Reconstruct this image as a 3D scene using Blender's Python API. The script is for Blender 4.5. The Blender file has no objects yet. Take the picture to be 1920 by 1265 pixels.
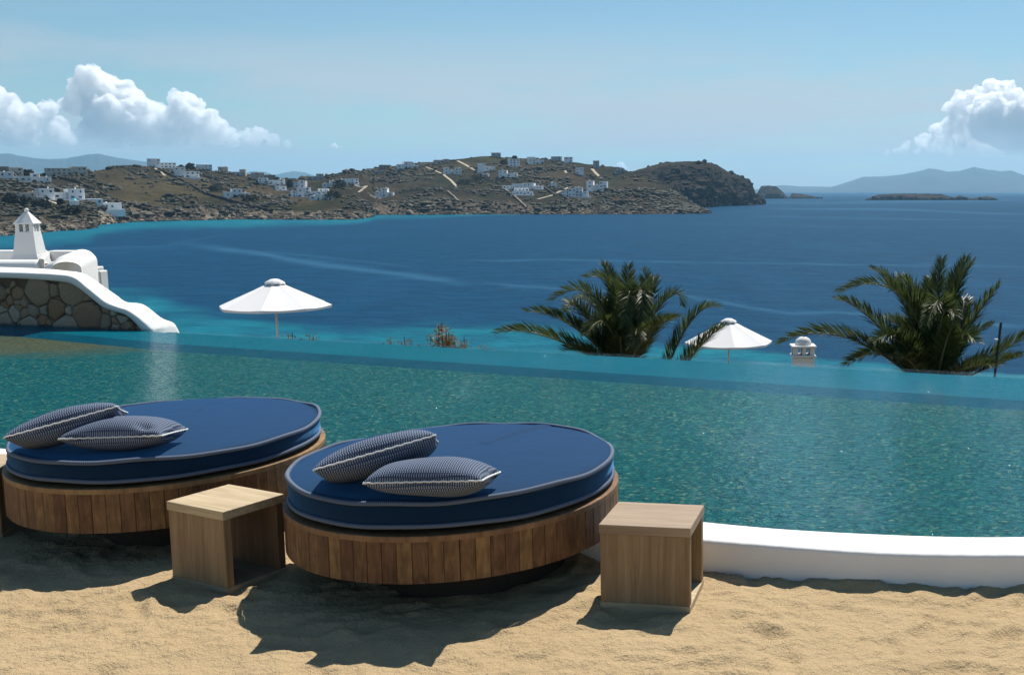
import bpy, bmesh, math, random
import numpy as np
from mathutils import Vector, Matrix
from mathutils.bvhtree import BVHTree
random.seed(7)
S = bpy.context.scene
COL = S.collection
R = math.radians
# ------------------------------------------------------------------ camera
F, CX, CY, HY, H = 2082.0, 1350.0, 632.5, 357.0, 2.2      # focal length, optical axis and horizon in photo pixels, eye height
PITCH = math.atan((CY - HY) / F)
cam_d = bpy.data.cameras.new('camera'); cam = bpy.data.objects.new('camera', cam_d); COL.objects.link(cam)
cam.location = (0, 0, H); cam.rotation_euler = (math.pi / 2 - PITCH, 0, 0)
cam_d.sensor_width = 36; cam_d.lens = F / 1920 * 36; cam_d.shift_x = -(CX - 960) / 1920   # the photograph is an off-centre crop
cam_d.clip_start = 0.1; cam_d.clip_end = 150000
S.camera = cam
# ------------------------------------------------------------------ sky, sun, exposure
SUN_EL, SUN_AZ = 57.0, 19.0                                # degrees; azimuth to the right of +Y
W = bpy.data.worlds.new('World'); S.world = W; W.use_nodes = True
nt = W.node_tree; nt.nodes.clear()
sky = nt.nodes.new('ShaderNodeTexSky'); sky.sky_type = 'NISHITA'; sky.sun_disc = False
sky.sun_elevation = R(SUN_EL); sky.sun_rotation = R(SUN_AZ)
sky.altitude = 20; sky.air_density = 1.0; sky.dust_density = 0.3; sky.ozone_density = 2.0
bg = nt.nodes.new('ShaderNodeBackground'); bg.inputs['Strength'].default_value = 0.070
wo = nt.nodes.new('ShaderNodeOutputWorld')
tint = nt.nodes.new('ShaderNodeMix'); tint.data_type = 'RGBA'; tint.blend_type = 'MULTIPLY'; tint.inputs[0].default_value = 1.0; tint.inputs[7].default_value = (.86, 1.06, 1.08, 1)
nt.links.new(sky.outputs[0], tint.inputs[6])
# thin high veil of cirrostratus, thickest low over the horizon, all round the compass
def wn(t, **kw):
    x = nt.nodes.new('ShaderNode' + t)
    for a_, b_ in kw.items(): setattr(x, a_, b_)
    return x
wtc = wn('TexCoord'); wmap = wn('Mapping'); wmap.inputs['Scale'].default_value = (2.2, 2.2, 13); wno = wn('TexNoise'); wno.inputs['Scale'].default_value = 1.6; wno.inputs['Detail'].default_value = 6; wno.inputs['Roughness'].default_value = .55
wsp = wn('SeparateXYZ'); wr1 = wn('MapRange'); wr2 = wn('MapRange'); wml = wn('Math', operation='MULTIPLY'); wmx = wn('Mix', data_type='RGBA')
nt.links.new(wtc.outputs['Generated'], wmap.inputs[0]); nt.links.new(wmap.outputs[0], wno.inputs['Vector']); nt.links.new(wtc.outputs['Generated'], wsp.inputs[0])
for x, v in ((wr1, (.36, .58, .05, .92)), (wr2, (.06, .16, 1, 0))):
    x.interpolation_type = 'SMOOTHSTEP'
    for q, u in zip(('From Min', 'From Max', 'To Min', 'To Max'), v): x.inputs[q].default_value = u
nt.links.new(wno.outputs['Fac'], wr1.inputs['Value']); nt.links.new(wsp.outputs[2], wr2.inputs['Value']); nt.links.new(wr1.outputs[0], wml.inputs[0]); nt.links.new(wr2.outputs[0], wml.inputs[1])
nt.links.new(wml.outputs[0], wmx.inputs[0]); nt.links.new(tint.outputs[2], wmx.inputs[6]); wmx.inputs[7].default_value = (6.9, 7.4, 7.8, 1); nt.links.new(wmx.outputs[2], bg.inputs[0])
nt.links.new(bg.outputs[0], wo.inputs[0])
sd = bpy.data.lights.new('sun', 'SUN'); sd.energy = 5.0; sd.angle = R(0.53); sd.color = (1.0, 0.955, 0.88)
sun = bpy.data.objects.new('sun', sd); COL.objects.link(sun)
to_sun = Vector((math.sin(R(SUN_AZ)) * math.cos(R(SUN_EL)), math.cos(R(SUN_AZ)) * math.cos(R(SUN_EL)), math.sin(R(SUN_EL))))
sun.rotation_euler = to_sun.to_track_quat('Z', 'Y').to_euler(); sun.location = to_sun * 50
S.view_settings.view_transform = 'Standard'; S.view_settings.look = 'None'
S.view_settings.exposure = 0.23; S.view_settings.gamma = 1.0
S.render.engine = 'CYCLES'
S.cycles.use_denoising = True
S.cycles.max_bounces = 32; S.cycles.glossy_bounces = 3; S.cycles.transmission_bounces = 4; S.cycles.diffuse_bounces = 1; S.cycles.volume_bounces = 28; S.cycles.transparent_max_bounces = 16
S.cycles.caustics_reflective = False; S.cycles.caustics_refractive = False
# ------------------------------------------------------------------ helpers
def ray(x, y):
    a, b, c = (x - CX) / F, 1.0, -(y - CY) / F
    cp, sp = math.cos(PITCH), math.sin(PITCH)
    return Vector((a, b * cp + c * sp, -b * sp + c * cp))
def at(x, y, z):
    d = ray(x, y); return Vector((0, 0, H)) + d * ((z - H) / d.z)
def aty(x, y, Y):
    d = ray(x, y); return Vector((0, 0, H)) + d * (Y / d.y)
def _h(ix, iy, iz, s):
    n = (ix.astype(np.int64) * 374761393 + iy.astype(np.int64) * 668265263 + iz.astype(np.int64) * 2147483647 + s * 974634777) & 0xffffffff
    n = ((n ^ (n >> 13)) * 1274126177) & 0xffffffff
    n = ((n ^ (n >> 16)) * 2246822519) & 0xffffffff
    n = n ^ (n >> 15)
    return (n & 0xffffff) / float(0xffffff) * 2 - 1
def vn(p, s=0):
    p = np.asarray(p, float)
    if p.shape[-1] == 2: p = np.concatenate([p, np.zeros(p.shape[:-1] + (1,))], -1)
    i = np.floor(p).astype(np.int64); f = p - i; f = f * f * f * (f * (f * 6 - 15) + 10)
    r = 0
    for dx in (0, 1):
        for dy in (0, 1):
            for dz in (0, 1):
                w = (f[..., 0] if dx else 1 - f[..., 0]) * (f[..., 1] if dy else 1 - f[..., 1]) * (f[..., 2] if dz else 1 - f[..., 2])
                r = r + w * _h(i[..., 0] + dx, i[..., 1] + dy, i[..., 2] + dz, s)
    return r
def fbm(p, o=4, s=0, g=.5, ridged=False):
    p = np.asarray(p, float); r = 0; a = 1; t = 0
    for k in range(o):
        v = vn(p * (2.03 ** k) + k * 17.3, s + k)
        r = r + a * ((1 - 2 * np.abs(v)) if ridged else v); t += a; a *= g
    return r / t
def sstep(a, b, x):
    t = np.clip((np.asarray(x, float) - a) / (b - a), 0, 1); return t * t * (3 - 2 * t)
def link(o, parent=None):
    COL.objects.link(o)
    if parent is not None: o.parent = parent
    return o
def tag(o, label=None, cat=None, group=None, kind=None):
    if label: o['label'] = label
    if cat: o['category'] = cat
    if group: o['group'] = group
    if kind: o['kind'] = kind
    return o
def mesh(name, V, Fc, mat=None, parent=None, smooth=False, loc=None, rot=None):
    m = bpy.data.meshes.new(name); m.from_pydata([tuple(v) for v in V], [], [tuple(int(i) for i in f) for f in Fc]); m.update()
    if smooth: m.polygons.foreach_set('use_smooth', [True] * len(m.polygons))
    o = bpy.data.objects.new(name, m)
    if mat: m.materials.append(mat)
    if loc is not None: o.location = loc
    if rot is not None: o.rotation_euler = rot
    return link(o, parent)
def from_bm(name, bm, mat=None, parent=None, smooth=False, loc=None, rot=None):
    m = bpy.data.meshes.new(name); bmesh.ops.recalc_face_normals(bm, faces=bm.faces); bm.to_mesh(m); bm.free()
    if smooth: m.polygons.foreach_set('use_smooth', [True] * len(m.polygons))
    o = bpy.data.objects.new(name, m)
    if mat: m.materials.append(mat)
    if loc is not None: o.location = loc
    if rot is not None: o.rotation_euler = rot
    return link(o, parent)
def box_bm(sx, sy, sz, c=(0, 0, 0), bev=0.0, seg=1, bm=None):
    b = bmesh.new()
    bmesh.ops.create_cube(b, size=1, matrix=Matrix.Translation(c) @ Matrix.Diagonal((sx, sy, sz, 1)))
    if bev: bmesh.ops.bevel(b, geom=b.edges[:] , offset=bev, segments=seg, affect='EDGES', profile=.5)
    if bm is None: return b
    t = bpy.data.meshes.new('t'); b.to_mesh(t); b.free(); bm.from_mesh(t); bpy.data.meshes.remove(t); return bm
def empty(name, loc=(0, 0, 0), rz=0.0):
    o = bpy.data.objects.new(name, None); o.location = loc; o.rotation_euler = (0, 0, rz); o.empty_display_size = .2
    return link(o)
def grid_faces(nu, nv, closed_u=False):
    f = []
    for i in range(nu if closed_u else nu - 1):
        for j in range(nv - 1):
            a = i * nv + j; b = ((i + 1) % nu) * nv + j
            f.append((a, b, b + 1, a + 1))
    return f
def tube_geo(P, rad, n=8, closed=False):
    P = [Vector(p) for p in P]; V = []; N = len(P)
    for i, p in enumerate(P):
        if closed: t = P[(i + 1) % N] - P[i - 1]
        else: t = P[min(i + 1, N - 1)] - P[max(i - 1, 0)]
        t.normalize(); u = t.cross(Vector((0, 0, 1)))
        if u.length < .05: u = t.cross(Vector((0, 1, 0)))
        u.normalize(); w = u.cross(t); r = rad[i] if hasattr(rad, '__len__') else rad
        for k in range(n):
            a = 2 * math.pi * k / n; V.append(p + u * (r * math.cos(a)) + w * (r * math.sin(a)))
    Fc = []
    for i in range(N if closed else N - 1):
        for k in range(n):
            j = (i + 1) % N; Fc.append((i * n + k, i * n + (k + 1) % n, j * n + (k + 1) % n, j * n + k))
    if not closed: Fc.append(tuple(range(n))[::-1]); Fc.append(tuple((N - 1) * n + k for k in range(n)))
    return V, Fc
def catmull(P, n):
    P = [Vector(p) for p in P]; out = []
    Q = [P[0] * 2 - P[1]] + P + [P[-1] * 2 - P[-2]]
    for i in range(1, len(Q) - 2):
        for k in range(n):
            t = k / n; a, b, c, d = Q[i - 1], Q[i], Q[i + 1], Q[i + 2]
            out.append(.5 * ((2 * b) + (c - a) * t + (2 * a - 5 * b + 4 * c - d) * t * t + (3 * b - a - 3 * c + d) * t ** 3))
    out.append(P[-1]); return out
# ------------------------------------------------------------------ materials
class NT:
    def __init__(s, name):
        s.m = bpy.data.materials.new(name); s.m.use_nodes = True; s.t = s.m.node_tree; s.t.nodes.clear()
        s.out = s.t.nodes.new('ShaderNodeOutputMaterial')
    def n(s, typ, ins=None, **kw):
        x = s.t.nodes.new('ShaderNode' + typ)
        for k, v in kw.items(): setattr(x, k, v)
        for k, v in (ins or {}).items(): s.set(x.inputs[k], v)
        return x
    def set(s, sock, v):
        if hasattr(v, 'node'): s.t.links.new(v, sock)
        elif hasattr(v, 'outputs'): s.t.links.new(v.outputs[0], sock)
        else:
            if isinstance(v, (tuple, list)) and len(v) == 3 and sock.type == 'RGBA': v = (*v, 1)
            sock.default_value = v
    def coord(s, which='Object', scale=(1, 1, 1), rot=(0, 0, 0)):
        tc = s.n('TexCoord'); return s.n('Mapping', {'Vector': tc.outputs[which], 'Scale': scale, 'Rotation': rot}).outputs[0]
    def noise(s, vec, scale, detail=4, rough=.55, dist=0.0):
        return s.n('TexNoise', {'Vector': vec, 'Scale': scale, 'Detail': detail, 'Roughness': rough, 'Distortion': dist}).outputs['Fac']
    def ramp(s, fac, stops, interp='LINEAR'):
        r = s.n('ValToRGB', {'Fac': fac}); cr = r.color_ramp; cr.interpolation = interp
        while len(cr.elements) < len(stops): cr.elements.new(.5)
        for e, (p, c) in zip(cr.elements, stops): e.position = p; e.color = (*c, 1) if len(c) == 3 else c
        return r.outputs[0]
    def mix(s, fac, a, b, blend='MIX'):
        x = s.n('Mix', data_type='RGBA', blend_type=blend); s.set(x.inputs[0], fac); s.set(x.inputs[6], a); s.set(x.inputs[7], b); return x.outputs[2]
    def math(s, op, a, b=0.0, c=0.0):
        x = s.n('Math', operation=op); s.set(x.inputs[0], a); s.set(x.inputs[1], b); s.set(x.inputs[2], c); return x.outputs[0]
    def bump(s, h, strength, dist, normal=None):
        b = s.n('Bump', {'Height': h, 'Strength': strength, 'Distance': dist})
        if normal is not None: s.set(b.inputs['Normal'], normal)
        return b.outputs[0]
    def pbr(s, col, rough=.6, normal=None, spec=.4, **kw):
        p = s.n('BsdfPrincipled'); s.set(p.inputs['Base Color'], col); s.set(p.inputs['Roughness'], rough); s.set(p.inputs['Specular IOR Level'], spec)
        if normal is not None: s.set(p.inputs['Normal'], normal)
        for k, v in kw.items(): s.set(p.inputs[k], v)
        return p.outputs[0]
    def done(s, sh): s.t.links.new(sh, s.out.inputs['Surface']); return s.m
def simple(name, col, rough=.6, var=.12, scale=6, spec=.4, bump=0.0, bscale=40):
    k = NT(name); c = k.coord(); n = k.noise(c, scale)
    colr = k.mix(n, tuple(x * (1 - var) for x in col), tuple(min(1, x * (1 + var)) for x in col))
    nm = k.bump(k.noise(c, bscale), 1.0, bump) if bump else None
    return k.done(k.pbr(colr, rough, nm, spec))
def wood(name, dark, light, axis, rough=.6, scale=1.0):
    k = NT(name); oi = k.n('ObjectInfo')
    sc = [28 * scale] * 3; sc[axis] = 1.6 * scale
    tc = k.n('TexCoord'); off = k.n('VectorMath', {0: tc.outputs['Object']}, operation='ADD')
    cmb = k.n('CombineXYZ', {0: k.math('MULTIPLY', oi.outputs['Random'], 7.0), 1: k.math('MULTIPLY', oi.outputs['Random'], 13.0), 2: k.math('MULTIPLY', oi.outputs['Random'], 5.0)})
    k.set(off.inputs[1], cmb)
    v = k.n('Mapping', {'Vector': off.outputs[0], 'Scale': tuple(sc)}).outputs[0]
    g = k.noise(v, 1.0, 6, .65, .6); g2 = k.noise(off.outputs[0], 3.0, 3)
    f = k.math('ADD', k.math('MULTIPLY', g, .75), k.math('MULTIPLY', g2, .25))
    c = k.ramp(f, [(.32, dark), (.5, tuple((a + b) / 2 for a, b in zip(dark, light))), (.66, light)])
    hv = k.n('HueSaturation', {'Color': c, 'Value': k.math('MULTIPLY_ADD', oi.outputs['Random'], .5, .70), 'Hue': k.math('MULTIPLY_ADD', oi.outputs['Random'], .02, .49)})
    return k.done(k.pbr(hv.outputs[0], rough, k.bump(g, .35, .002), .35))
M = {}
M['plaster'] = simple('white_plaster', (.80, .79, .76), .75, .07, 1.7, .2, .006, 14)
M['teak'] = wood('teak_planks', (.075, .033, .013), (.28, .14, .057), 2)
M['teak_rim'] = wood('teak_rim', (.13, .06, .026), (.33, .18, .085), 2, scale=.5)
M['oak'] = wood('weathered_oak', (.19, .112, .054), (.37, .245, .135), 2, .65)
M['oak_top'] = wood('weathered_oak_sunlit', (.33, .235, .14), (.55, .42, .275), 0, .65)  # same oak, painted lighter the way sun brightens the table tops
M['dark'] = simple('dark_core', (.03, .022, .016), .8)
k = NT('navy_canvas'); c = k.coord(); n = k.noise(c, 1.6, 3)
fine = k.noise(c, 900, 1)
col = k.mix(n, (.004, .018, .046), (.006, .024, .058))
M['navy'] = k.done(k.pbr(col, .8, k.bump(k.noise(c, 5, 4, .6), .35, .02, k.bump(fine, .3, .001)), .1, **{'Sheen Weight': .72, 'Sheen Roughness': .45, 'Sheen Tint': (.12, .36, .72, 1)}))
k = NT('braided_cord'); a = k.n('Attribute', attribute_name='Col')
col = k.mix(a.outputs['Fac'], (.035, .05, .095), (.20, .245, .32))
M['cord'] = k.done(k.pbr(col, .8, None, .2))
k = NT('woven_cotton'); tc = k.n('TexCoord'); sep = k.n('SeparateXYZ', {0: tc.outputs['UV']})
row = k.math('FLOOR', k.math('DIVIDE', sep.outputs[1], .0085))
ph = k.math('MULTIPLY_ADD', k.math('MODULO', row, 2.0), .28, k.math('DIVIDE', sep.outputs[0], .0125))
s1 = k.math('SINE', k.math('MULTIPLY', ph, 2 * math.pi)); s2 = k.math('ABSOLUTE', k.math('SINE', k.math('MULTIPLY', sep.outputs[1], math.pi / .0085)))
pat = k.math('MULTIPLY', k.math('MULTIPLY_ADD', s1, .5, .5), k.math('MULTIPLY_ADD', s2, .6, .4))
col = k.ramp(pat, [(.25, (.022, .036, .08)), (.72, (.25, .295, .37))])
M['weave'] = k.done(k.pbr(col, .85, k.bump(pat, .5, .003), .15))
M['white_cord'] = simple('white_cord', (.72, .72, .70), .8)
M['canvas'] = simple('white_canvas', (.82, .80, .78), .8, .03, 2, .2)
M['white_metal'] = simple('white_painted_metal', (.85, .85, .84), .4, .03)
M['dark_metal'] = simple('dark_metal', (.03, .03, .03), .5)
def leaf_mat(name, a, b, rough=.42, trans=.25):
    k = NT(name); oi = k.n('ObjectInfo'); at_ = k.n('Attribute', attribute_name='Col')
    c = k.mix(k.math('FRACT', k.math('ADD', at_.outputs['Fac'], k.math('MULTIPLY', oi.outputs['Random'], .3))), a, b)
    p = k.pbr(c, rough, None, .5); t = k.n('BsdfTranslucent', {'Color': c})
    m = k.n('MixShader', {0: trans, 1: p, 2: t.outputs[0]}); return k.done(m.outputs[0])
M['palm_leaf'] = leaf_mat('palm_leaf', (.028, .046, .012), (.125, .155, .045), .4, .38)
M['palm_rib'] = simple('palm_rib', (.22, .21, .10), .5)
M['palm_trunk'] = simple('palm_trunk', (.12, .085, .055), .9, .4, 14, .1, .03, 20)
M['shrub_leaf'] = leaf_mat('shrub_leaf', (.09, .12, .04), (.34, .15, .07), .5, .5)
M['stem'] = simple('stem', (.14, .09, .05), .8)
# sand
k = NT('beach_sand'); c = k.coord()
g = k.noise(c, 260, 3, .7); g2 = k.noise(c, 90, 3, .6); big = k.noise(c, 1.3, 4)
col = k.mix(big, (.47, .34, .185), (.58, .43, .25))
col = k.mix(k.ramp(g, [(.34, (1, 1, 1)), (.47, (0, 0, 0))]), col, (.24, .16, .085))
col = k.mix(k.ramp(g2, [(.60, (0, 0, 0)), (.74, (.7, .7, .7))]), col, (.60, .48, .32))
hb = k.math('ADD', k.math('MULTIPLY', g, .4), g2)
M['sand'] = k.done(k.pbr(col, .95, k.bump(hb, .9, .010, k.bump(k.noise(c, 22, 4), .8, .03)), .1))
# ------------------------------------------------------------------ pool and sand
CT = .185                                                   # top of the pool coping above the sand
WZ = .150                                                   # water level
front_px = [(0, 866), (1320, 1012.4), (1495.6, 1027), (1692, 1039), (1824, 1041), (1920, 1041)]
fr = [at(x, y, CT) for x, y in front_px]
fr = [fr[0] + (fr[0] - fr[1]) * 1.2] + fr + [Vector((3.2, 6.08, CT)), Vector((6.0, 6.9, CT)), Vector((11, 9.6, CT))]
_t = np.concatenate([[0], np.cumsum([(fr[i + 1] - fr[i]).length for i in range(len(fr) - 1)])])
_u = np.arange(0, _t[-1], .06); _px = np.interp(_u, _t, [p.x for p in fr]); _py = np.interp(_u, _t, [p.y for p in fr])
for _ in range(60):
    _px[1:-1] = (_px[:-2] + 2 * _px[1:-1] + _px[2:]) / 4; _py[1:-1] = (_py[:-2] + 2 * _py[1:-1] + _py[2:]) / 4
cop = [Vector((a, b, CT)) for a, b in zip(_px, _py)]
def offset(path, d):
    out = []
    for i, p in enumerate(path):
        t = path[min(i + 1, len(path) - 1)] - path[max(i - 1, 0)]; t.z = 0; t.normalize()
        out.append(p + Vector((-t.y, t.x, 0)) * d)
    return out
prof = [(0, -.35), (0, CT - .03), (.004, CT - .012), (.014, CT - .003), (.032, CT), (.32, CT), (.338, CT - .004), (.348, CT - .016), (.35, CT - .035), (.35, -.35)]
V = []
for d, z in prof:
    for q, p in zip(offset(cop, d), cop): V.append((q.x, q.y, z + .0018 * math.sin(q.x * 5 + d * 9) * (z > .1)))
n_ = len(cop); Fc = [(i * n_ + j, i * n_ + j + 1, (i + 1) * n_ + j + 1, (i + 1) * n_ + j) for i in range(len(prof) - 1) for j in range(n_ - 1)]
o = mesh('pool_coping', V, [f[::-1] for f in Fc], M['plaster'], smooth=True)
tag(o, 'low white plastered rim curving along the near side of the pool', 'pool rim')
copx = np.array([p.x for p in cop]); copy_ = np.array([p.y for p in cop])
# sand: lumps, ridges and footprints
xs = np.concatenate([np.linspace(-30, -6.6, 26), np.arange(-6.4, 4.4, .024), np.linspace(4.6, 30, 28)])
ys = np.concatenate([np.linspace(-40, 3.4, 30), np.arange(3.5, 9.0, .024)])
X, Y = np.meshgrid(xs, ys, indexing='ij')
P = np.stack([X, Y], -1)
warp = np.stack([vn(P * 1.7, 50), vn(P * 1.7, 51)], -1) * .22
Q = (P + warp)
lump = .010 * fbm(Q * np.array([2.6, 4.0]), 2, 3) + .012 * (1 - np.abs(vn(Q * np.array([4.2, 7.5]), 9)) * 2) + .009 * fbm(Q * np.array([11, 17]), 2, 21) + .003 * fbm(P * 38, 2, 31)
Z = lump - .012
rs = np.random.RandomState(4)
for i in range(170):                                        # footprints: a dent with a raised heel rim
    cx, cy, a = rs.uniform(-5.5, 3.6), rs.uniform(3.9, 6.6), rs.uniform(0, math.pi)
    L, Wd, dp = rs.uniform(.11, .17), rs.uniform(.05, .075), rs.uniform(.006, .017)
    ix = np.where(abs(xs - cx) < .4)[0]; iy = np.where(abs(ys - cy) < .4)[0]
    if len(ix) == 0 or len(iy) == 0: continue
    sl = np.ix_(ix, iy); dx = X[sl] - cx; dy = Y[sl] - cy
    u = (dx * math.cos(a) + dy * math.sin(a)) / L; v = (-dx * math.sin(a) + dy * math.cos(a)) / Wd; r = np.sqrt(u * u + v * v)
    Z[sl] += -dp * (1 - sstep(.55, 1.05, r)) + dp * .45 * np.exp(-((r - 1.25) / .28) ** 2)
yc = np.interp(X, copx, copy_)
Z = Z + .03 * np.exp(-((yc - Y) / .12) ** 2) * (.4 + vn(P * 3.1, 77))
Z = np.where(Y > yc + .02, np.minimum(Z, -.02), Z)
keep = (Y < yc + .12)
nx, ny = X.shape
V = np.stack([X, Y, Z], -1).reshape(-1, 3)
fa = (np.arange(nx - 1)[:, None] * ny + np.arange(ny - 1)[None, :])
kf = keep[:-1, :-1] & keep[1:, :-1] & keep[:-1, 1:] & keep[1:, 1:]
fa = fa[kf]; Fc = np.stack([fa, fa + ny, fa + ny + 1, fa + 1], -1)
used = np.unique(Fc); re = -np.ones(len(V), int); re[used] = np.arange(len(used))
sand = mesh('sand_beach', V[used], re[Fc], M['sand'], smooth=True); tag(sand, kind='structure')
# pool basin
E0, E1 = at(335, 621, WZ), at(1915, 705, WZ)               # the overflow edge
ed = (E1 - E0); ed.z = 0; ed.normalize(); en = Vector((-ed.y, ed.x, 0))
EA, EB = E0 - ed * .2, E1 + ed * 9
W0 = at(282, 617, WZ); W1 = at(0, 605, WZ); wd = (W1 - W0); wd.z = 0; wl = wd.length; wd.normalize(); wn = Vector((wd.y, -wd.x, 0))   # stone wall: u runs to the left, wn points away
if wn.y < 0: wn = -wn
WL = W0 + wd * 7.5
inner = offset(cop, .30)
def sheet(name, z, pts, mat):
    bm = bmesh.new(); vs = [bm.verts.new((p.x, p.y, z)) for p in pts]; f = bm.faces.new(vs)
    if f.normal.z < 0: f.normal_flip()
    bmesh.ops.triangulate(bm, faces=bm.faces[:])
    m = bpy.data.meshes.new(name); bm.to_mesh(m); bm.free(); m.materials.append(mat); return link(bpy.data.objects.new(name, m))
k = NT('pool_mosaic'); c = k.coord()
wv = k.n('Mapping', {'Vector': c, 'Scale': (1, 1, 1)}).outputs[0]
dis = k.n('VectorMath', {0: wv}, operation='ADD'); nz = k.n('TexNoise', {'Vector': wv, 'Scale': 9, 'Detail': 3})
sc = k.n('VectorMath', {0: nz.outputs['Color']}, operation='SCALE'); sc.inputs['Scale'].default_value = .09; k.set(dis.inputs[1], sc.outputs[0])
vo = k.n('TexVoronoi', {'Vector': dis.outputs[0], 'Scale': 38.0, 'Randomness': 1.0})
sp = k.n('SeparateColor', {0: vo.outputs['Color']})
base = k.ramp(sp.outputs[0], [(0, (.003, .048, .060)), (.35, (.005, .088, .10)), (.7, (.008, .125, .132)), (.85, (.022, .15, .14)), (.94, (.075, .18, .12)), (1, (.20, .26, .17))])
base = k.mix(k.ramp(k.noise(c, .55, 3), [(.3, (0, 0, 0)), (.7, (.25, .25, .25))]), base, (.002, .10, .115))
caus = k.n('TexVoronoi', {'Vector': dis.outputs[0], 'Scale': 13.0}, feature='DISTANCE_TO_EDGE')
base = k.mix(k.ramp(caus.outputs['Distance'], [(.0, (.35, .35, .35)), (.06, (0, 0, 0))]), base, (.016, .13, .13))  # bright net of caustics painted into the tile colour
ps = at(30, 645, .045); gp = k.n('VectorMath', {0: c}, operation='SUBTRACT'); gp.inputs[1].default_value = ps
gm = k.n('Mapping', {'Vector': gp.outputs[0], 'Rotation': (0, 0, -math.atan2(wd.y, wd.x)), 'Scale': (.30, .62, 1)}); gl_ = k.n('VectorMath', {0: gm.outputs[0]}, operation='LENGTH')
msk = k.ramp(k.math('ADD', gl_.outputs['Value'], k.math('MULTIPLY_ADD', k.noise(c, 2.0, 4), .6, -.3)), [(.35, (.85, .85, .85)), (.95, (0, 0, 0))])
base = k.mix(msk, base, k.mix(sp.outputs[1], (.075, .065, .03), (.17, .14, .075)))  # brown reflection of the stone wall, painted into the floor colour
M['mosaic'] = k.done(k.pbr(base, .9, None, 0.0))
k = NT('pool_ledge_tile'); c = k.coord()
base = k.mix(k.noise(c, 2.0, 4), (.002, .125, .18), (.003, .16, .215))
M['ledge'] = k.done(k.pbr(base, .9, None, 0.0)); M['band'] = simple('shaded_ledge_tile', (.004, .13, .20), .9, .12, 6, 0.0)  # band: shade on the ledge's inner drop, painted as a deeper blue
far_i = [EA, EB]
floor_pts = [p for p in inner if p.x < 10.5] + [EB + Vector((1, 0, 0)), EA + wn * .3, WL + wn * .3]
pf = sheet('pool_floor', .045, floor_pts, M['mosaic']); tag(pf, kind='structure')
LW = 1.66
lp = [EA + en * -.06, W0 + wd * .1, W0 + wd * 5.2, at(-200, 600, .124), at(0, 614, .124), at(110, 625, .124), at(220, 635, .124), at(330, 645, .124), EB - en * LW, EB + en * -.06]; nl = len(lp)
V = [(p.x, p.y, .124) for p in lp] + [(p.x - en.x * .14, p.y - en.y * .14, .042) for p in lp]
led = mesh('pool_ledge', V, [tuple(range(nl))] + [(i, i + nl, i + nl + 1, i + 1) for i in range(nl - 1)], M['ledge']); tag(led, kind='structure'); led.data.materials.append(M['band']); [setattr(led.data.polygons[q], 'material_index', 1) for q in range(4, 9)]
V = []
for p in (EA, EB):
    for d, z in ((-.06, -.3), (-.06, .1235), (.0, .1235), (.03, .10), (.05, -3.6)):
        q = p + en * d; V.append((q.x, q.y, z))
pe = mesh('pool_overflow_wall', V, [(i, i + 1, i + 6, i + 5) for i in range(4)], M['ledge']); tag(pe, kind='structure')
k = NT('pool_water'); c = k.coord()
w1 = k.noise(k.coord('Object', (1.0, 2.2, 1)), 8.5, 3, .55, .3); w2 = k.noise(k.coord('Object', (1.0, 1.7, 1)), 28, 3, .55, .2)
big = k.noise(c, .9, 2)
hgt = k.math('ADD', k.math('MULTIPLY', w1, 1.0), k.math('MULTIPLY', w2, .28))
nm = k.bump(hgt, .8, .07)
fz = k.n('Fresnel', {'IOR': 1.33, 'Normal': nm}); gl = k.n('BsdfGlossy', {'Color': (.86, .92, .95), 'Roughness': .03, 'Normal': nm})
tr = k.n('BsdfTransparent', {'Color': (.86, .97, .98)})
mx = k.n('MixShader', {0: k.math('MULTIPLY', fz.outputs[0], .62), 1: tr.outputs[0], 2: gl.outputs[0]})
M['water'] = k.done(mx.outputs[0])
wat = sheet('pool_water', WZ, [p for p in offset(cop, .28) if p.x < 10.5] + [EB + Vector((.5, 0, 0)), EA, EA + wn * .25 + wd * .3, WL + wn * .2], M['water']); tag(wat, kind='structure')
# ------------------------------------------------------------------ round daybeds
def ring(a, b, n, d=0.0): return [((a - d) * math.cos(2 * math.pi * i / n), (b - d) * math.sin(2 * math.pi * i / n)) for i in range(n)]
def braid(a, b, z, r, wob, seed):
    N, n = 2600, 8; V = []; cl = []
    for i in range(N):
        t = 2 * math.pi * i / N; w = wob * (math.sin(3 * t + seed) + .6 * math.sin(7 * t + 2 * seed) + .4 * math.sin(13 * t))
        x, y = (a + w * .5) * math.cos(t), (b + w * .5) * math.sin(t)
        nx, ny = math.cos(t) / a, math.sin(t) / b; l = math.hypot(nx, ny); nx /= l; ny /= l
        for k_ in range(n):
            p = 2 * math.pi * k_ / n; tw = math.cos(2 * p + 520 * t); rr = r * (1 + .14 * tw)
            V.append((x + nx * rr * math.cos(p), y + ny * rr * math.cos(p), z + w + rr * math.sin(p))); cl.append(.5 + .5 * tw)
    Fc = [(i * n + k_, ((i + 1) % N) * n + k_, ((i + 1) % N) * n + (k_ + 1) % n, i * n + (k_ + 1) % n) for i in range(N) for k_ in range(n)]
    return V, Fc, cl
def color_attr(o, vals):
    a = o.data.color_attributes.new('Col', 'FLOAT_COLOR', 'POINT')
    vals = np.asarray(vals, float)
    if vals.ndim == 1: vals = np.repeat(vals[:, None], 3, 1)
    a.data.foreach_set('color', np.concatenate([vals, np.ones((len(vals), 1))], 1).ravel())
PLANK = box_bm(.0765, .022, 1.0, bev=.0025); plank_mesh = bpy.data.meshes.new('plank'); PLANK.to_mesh(plank_mesh); PLANK.free(); plank_mesh.materials.append(M['teak'])
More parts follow.
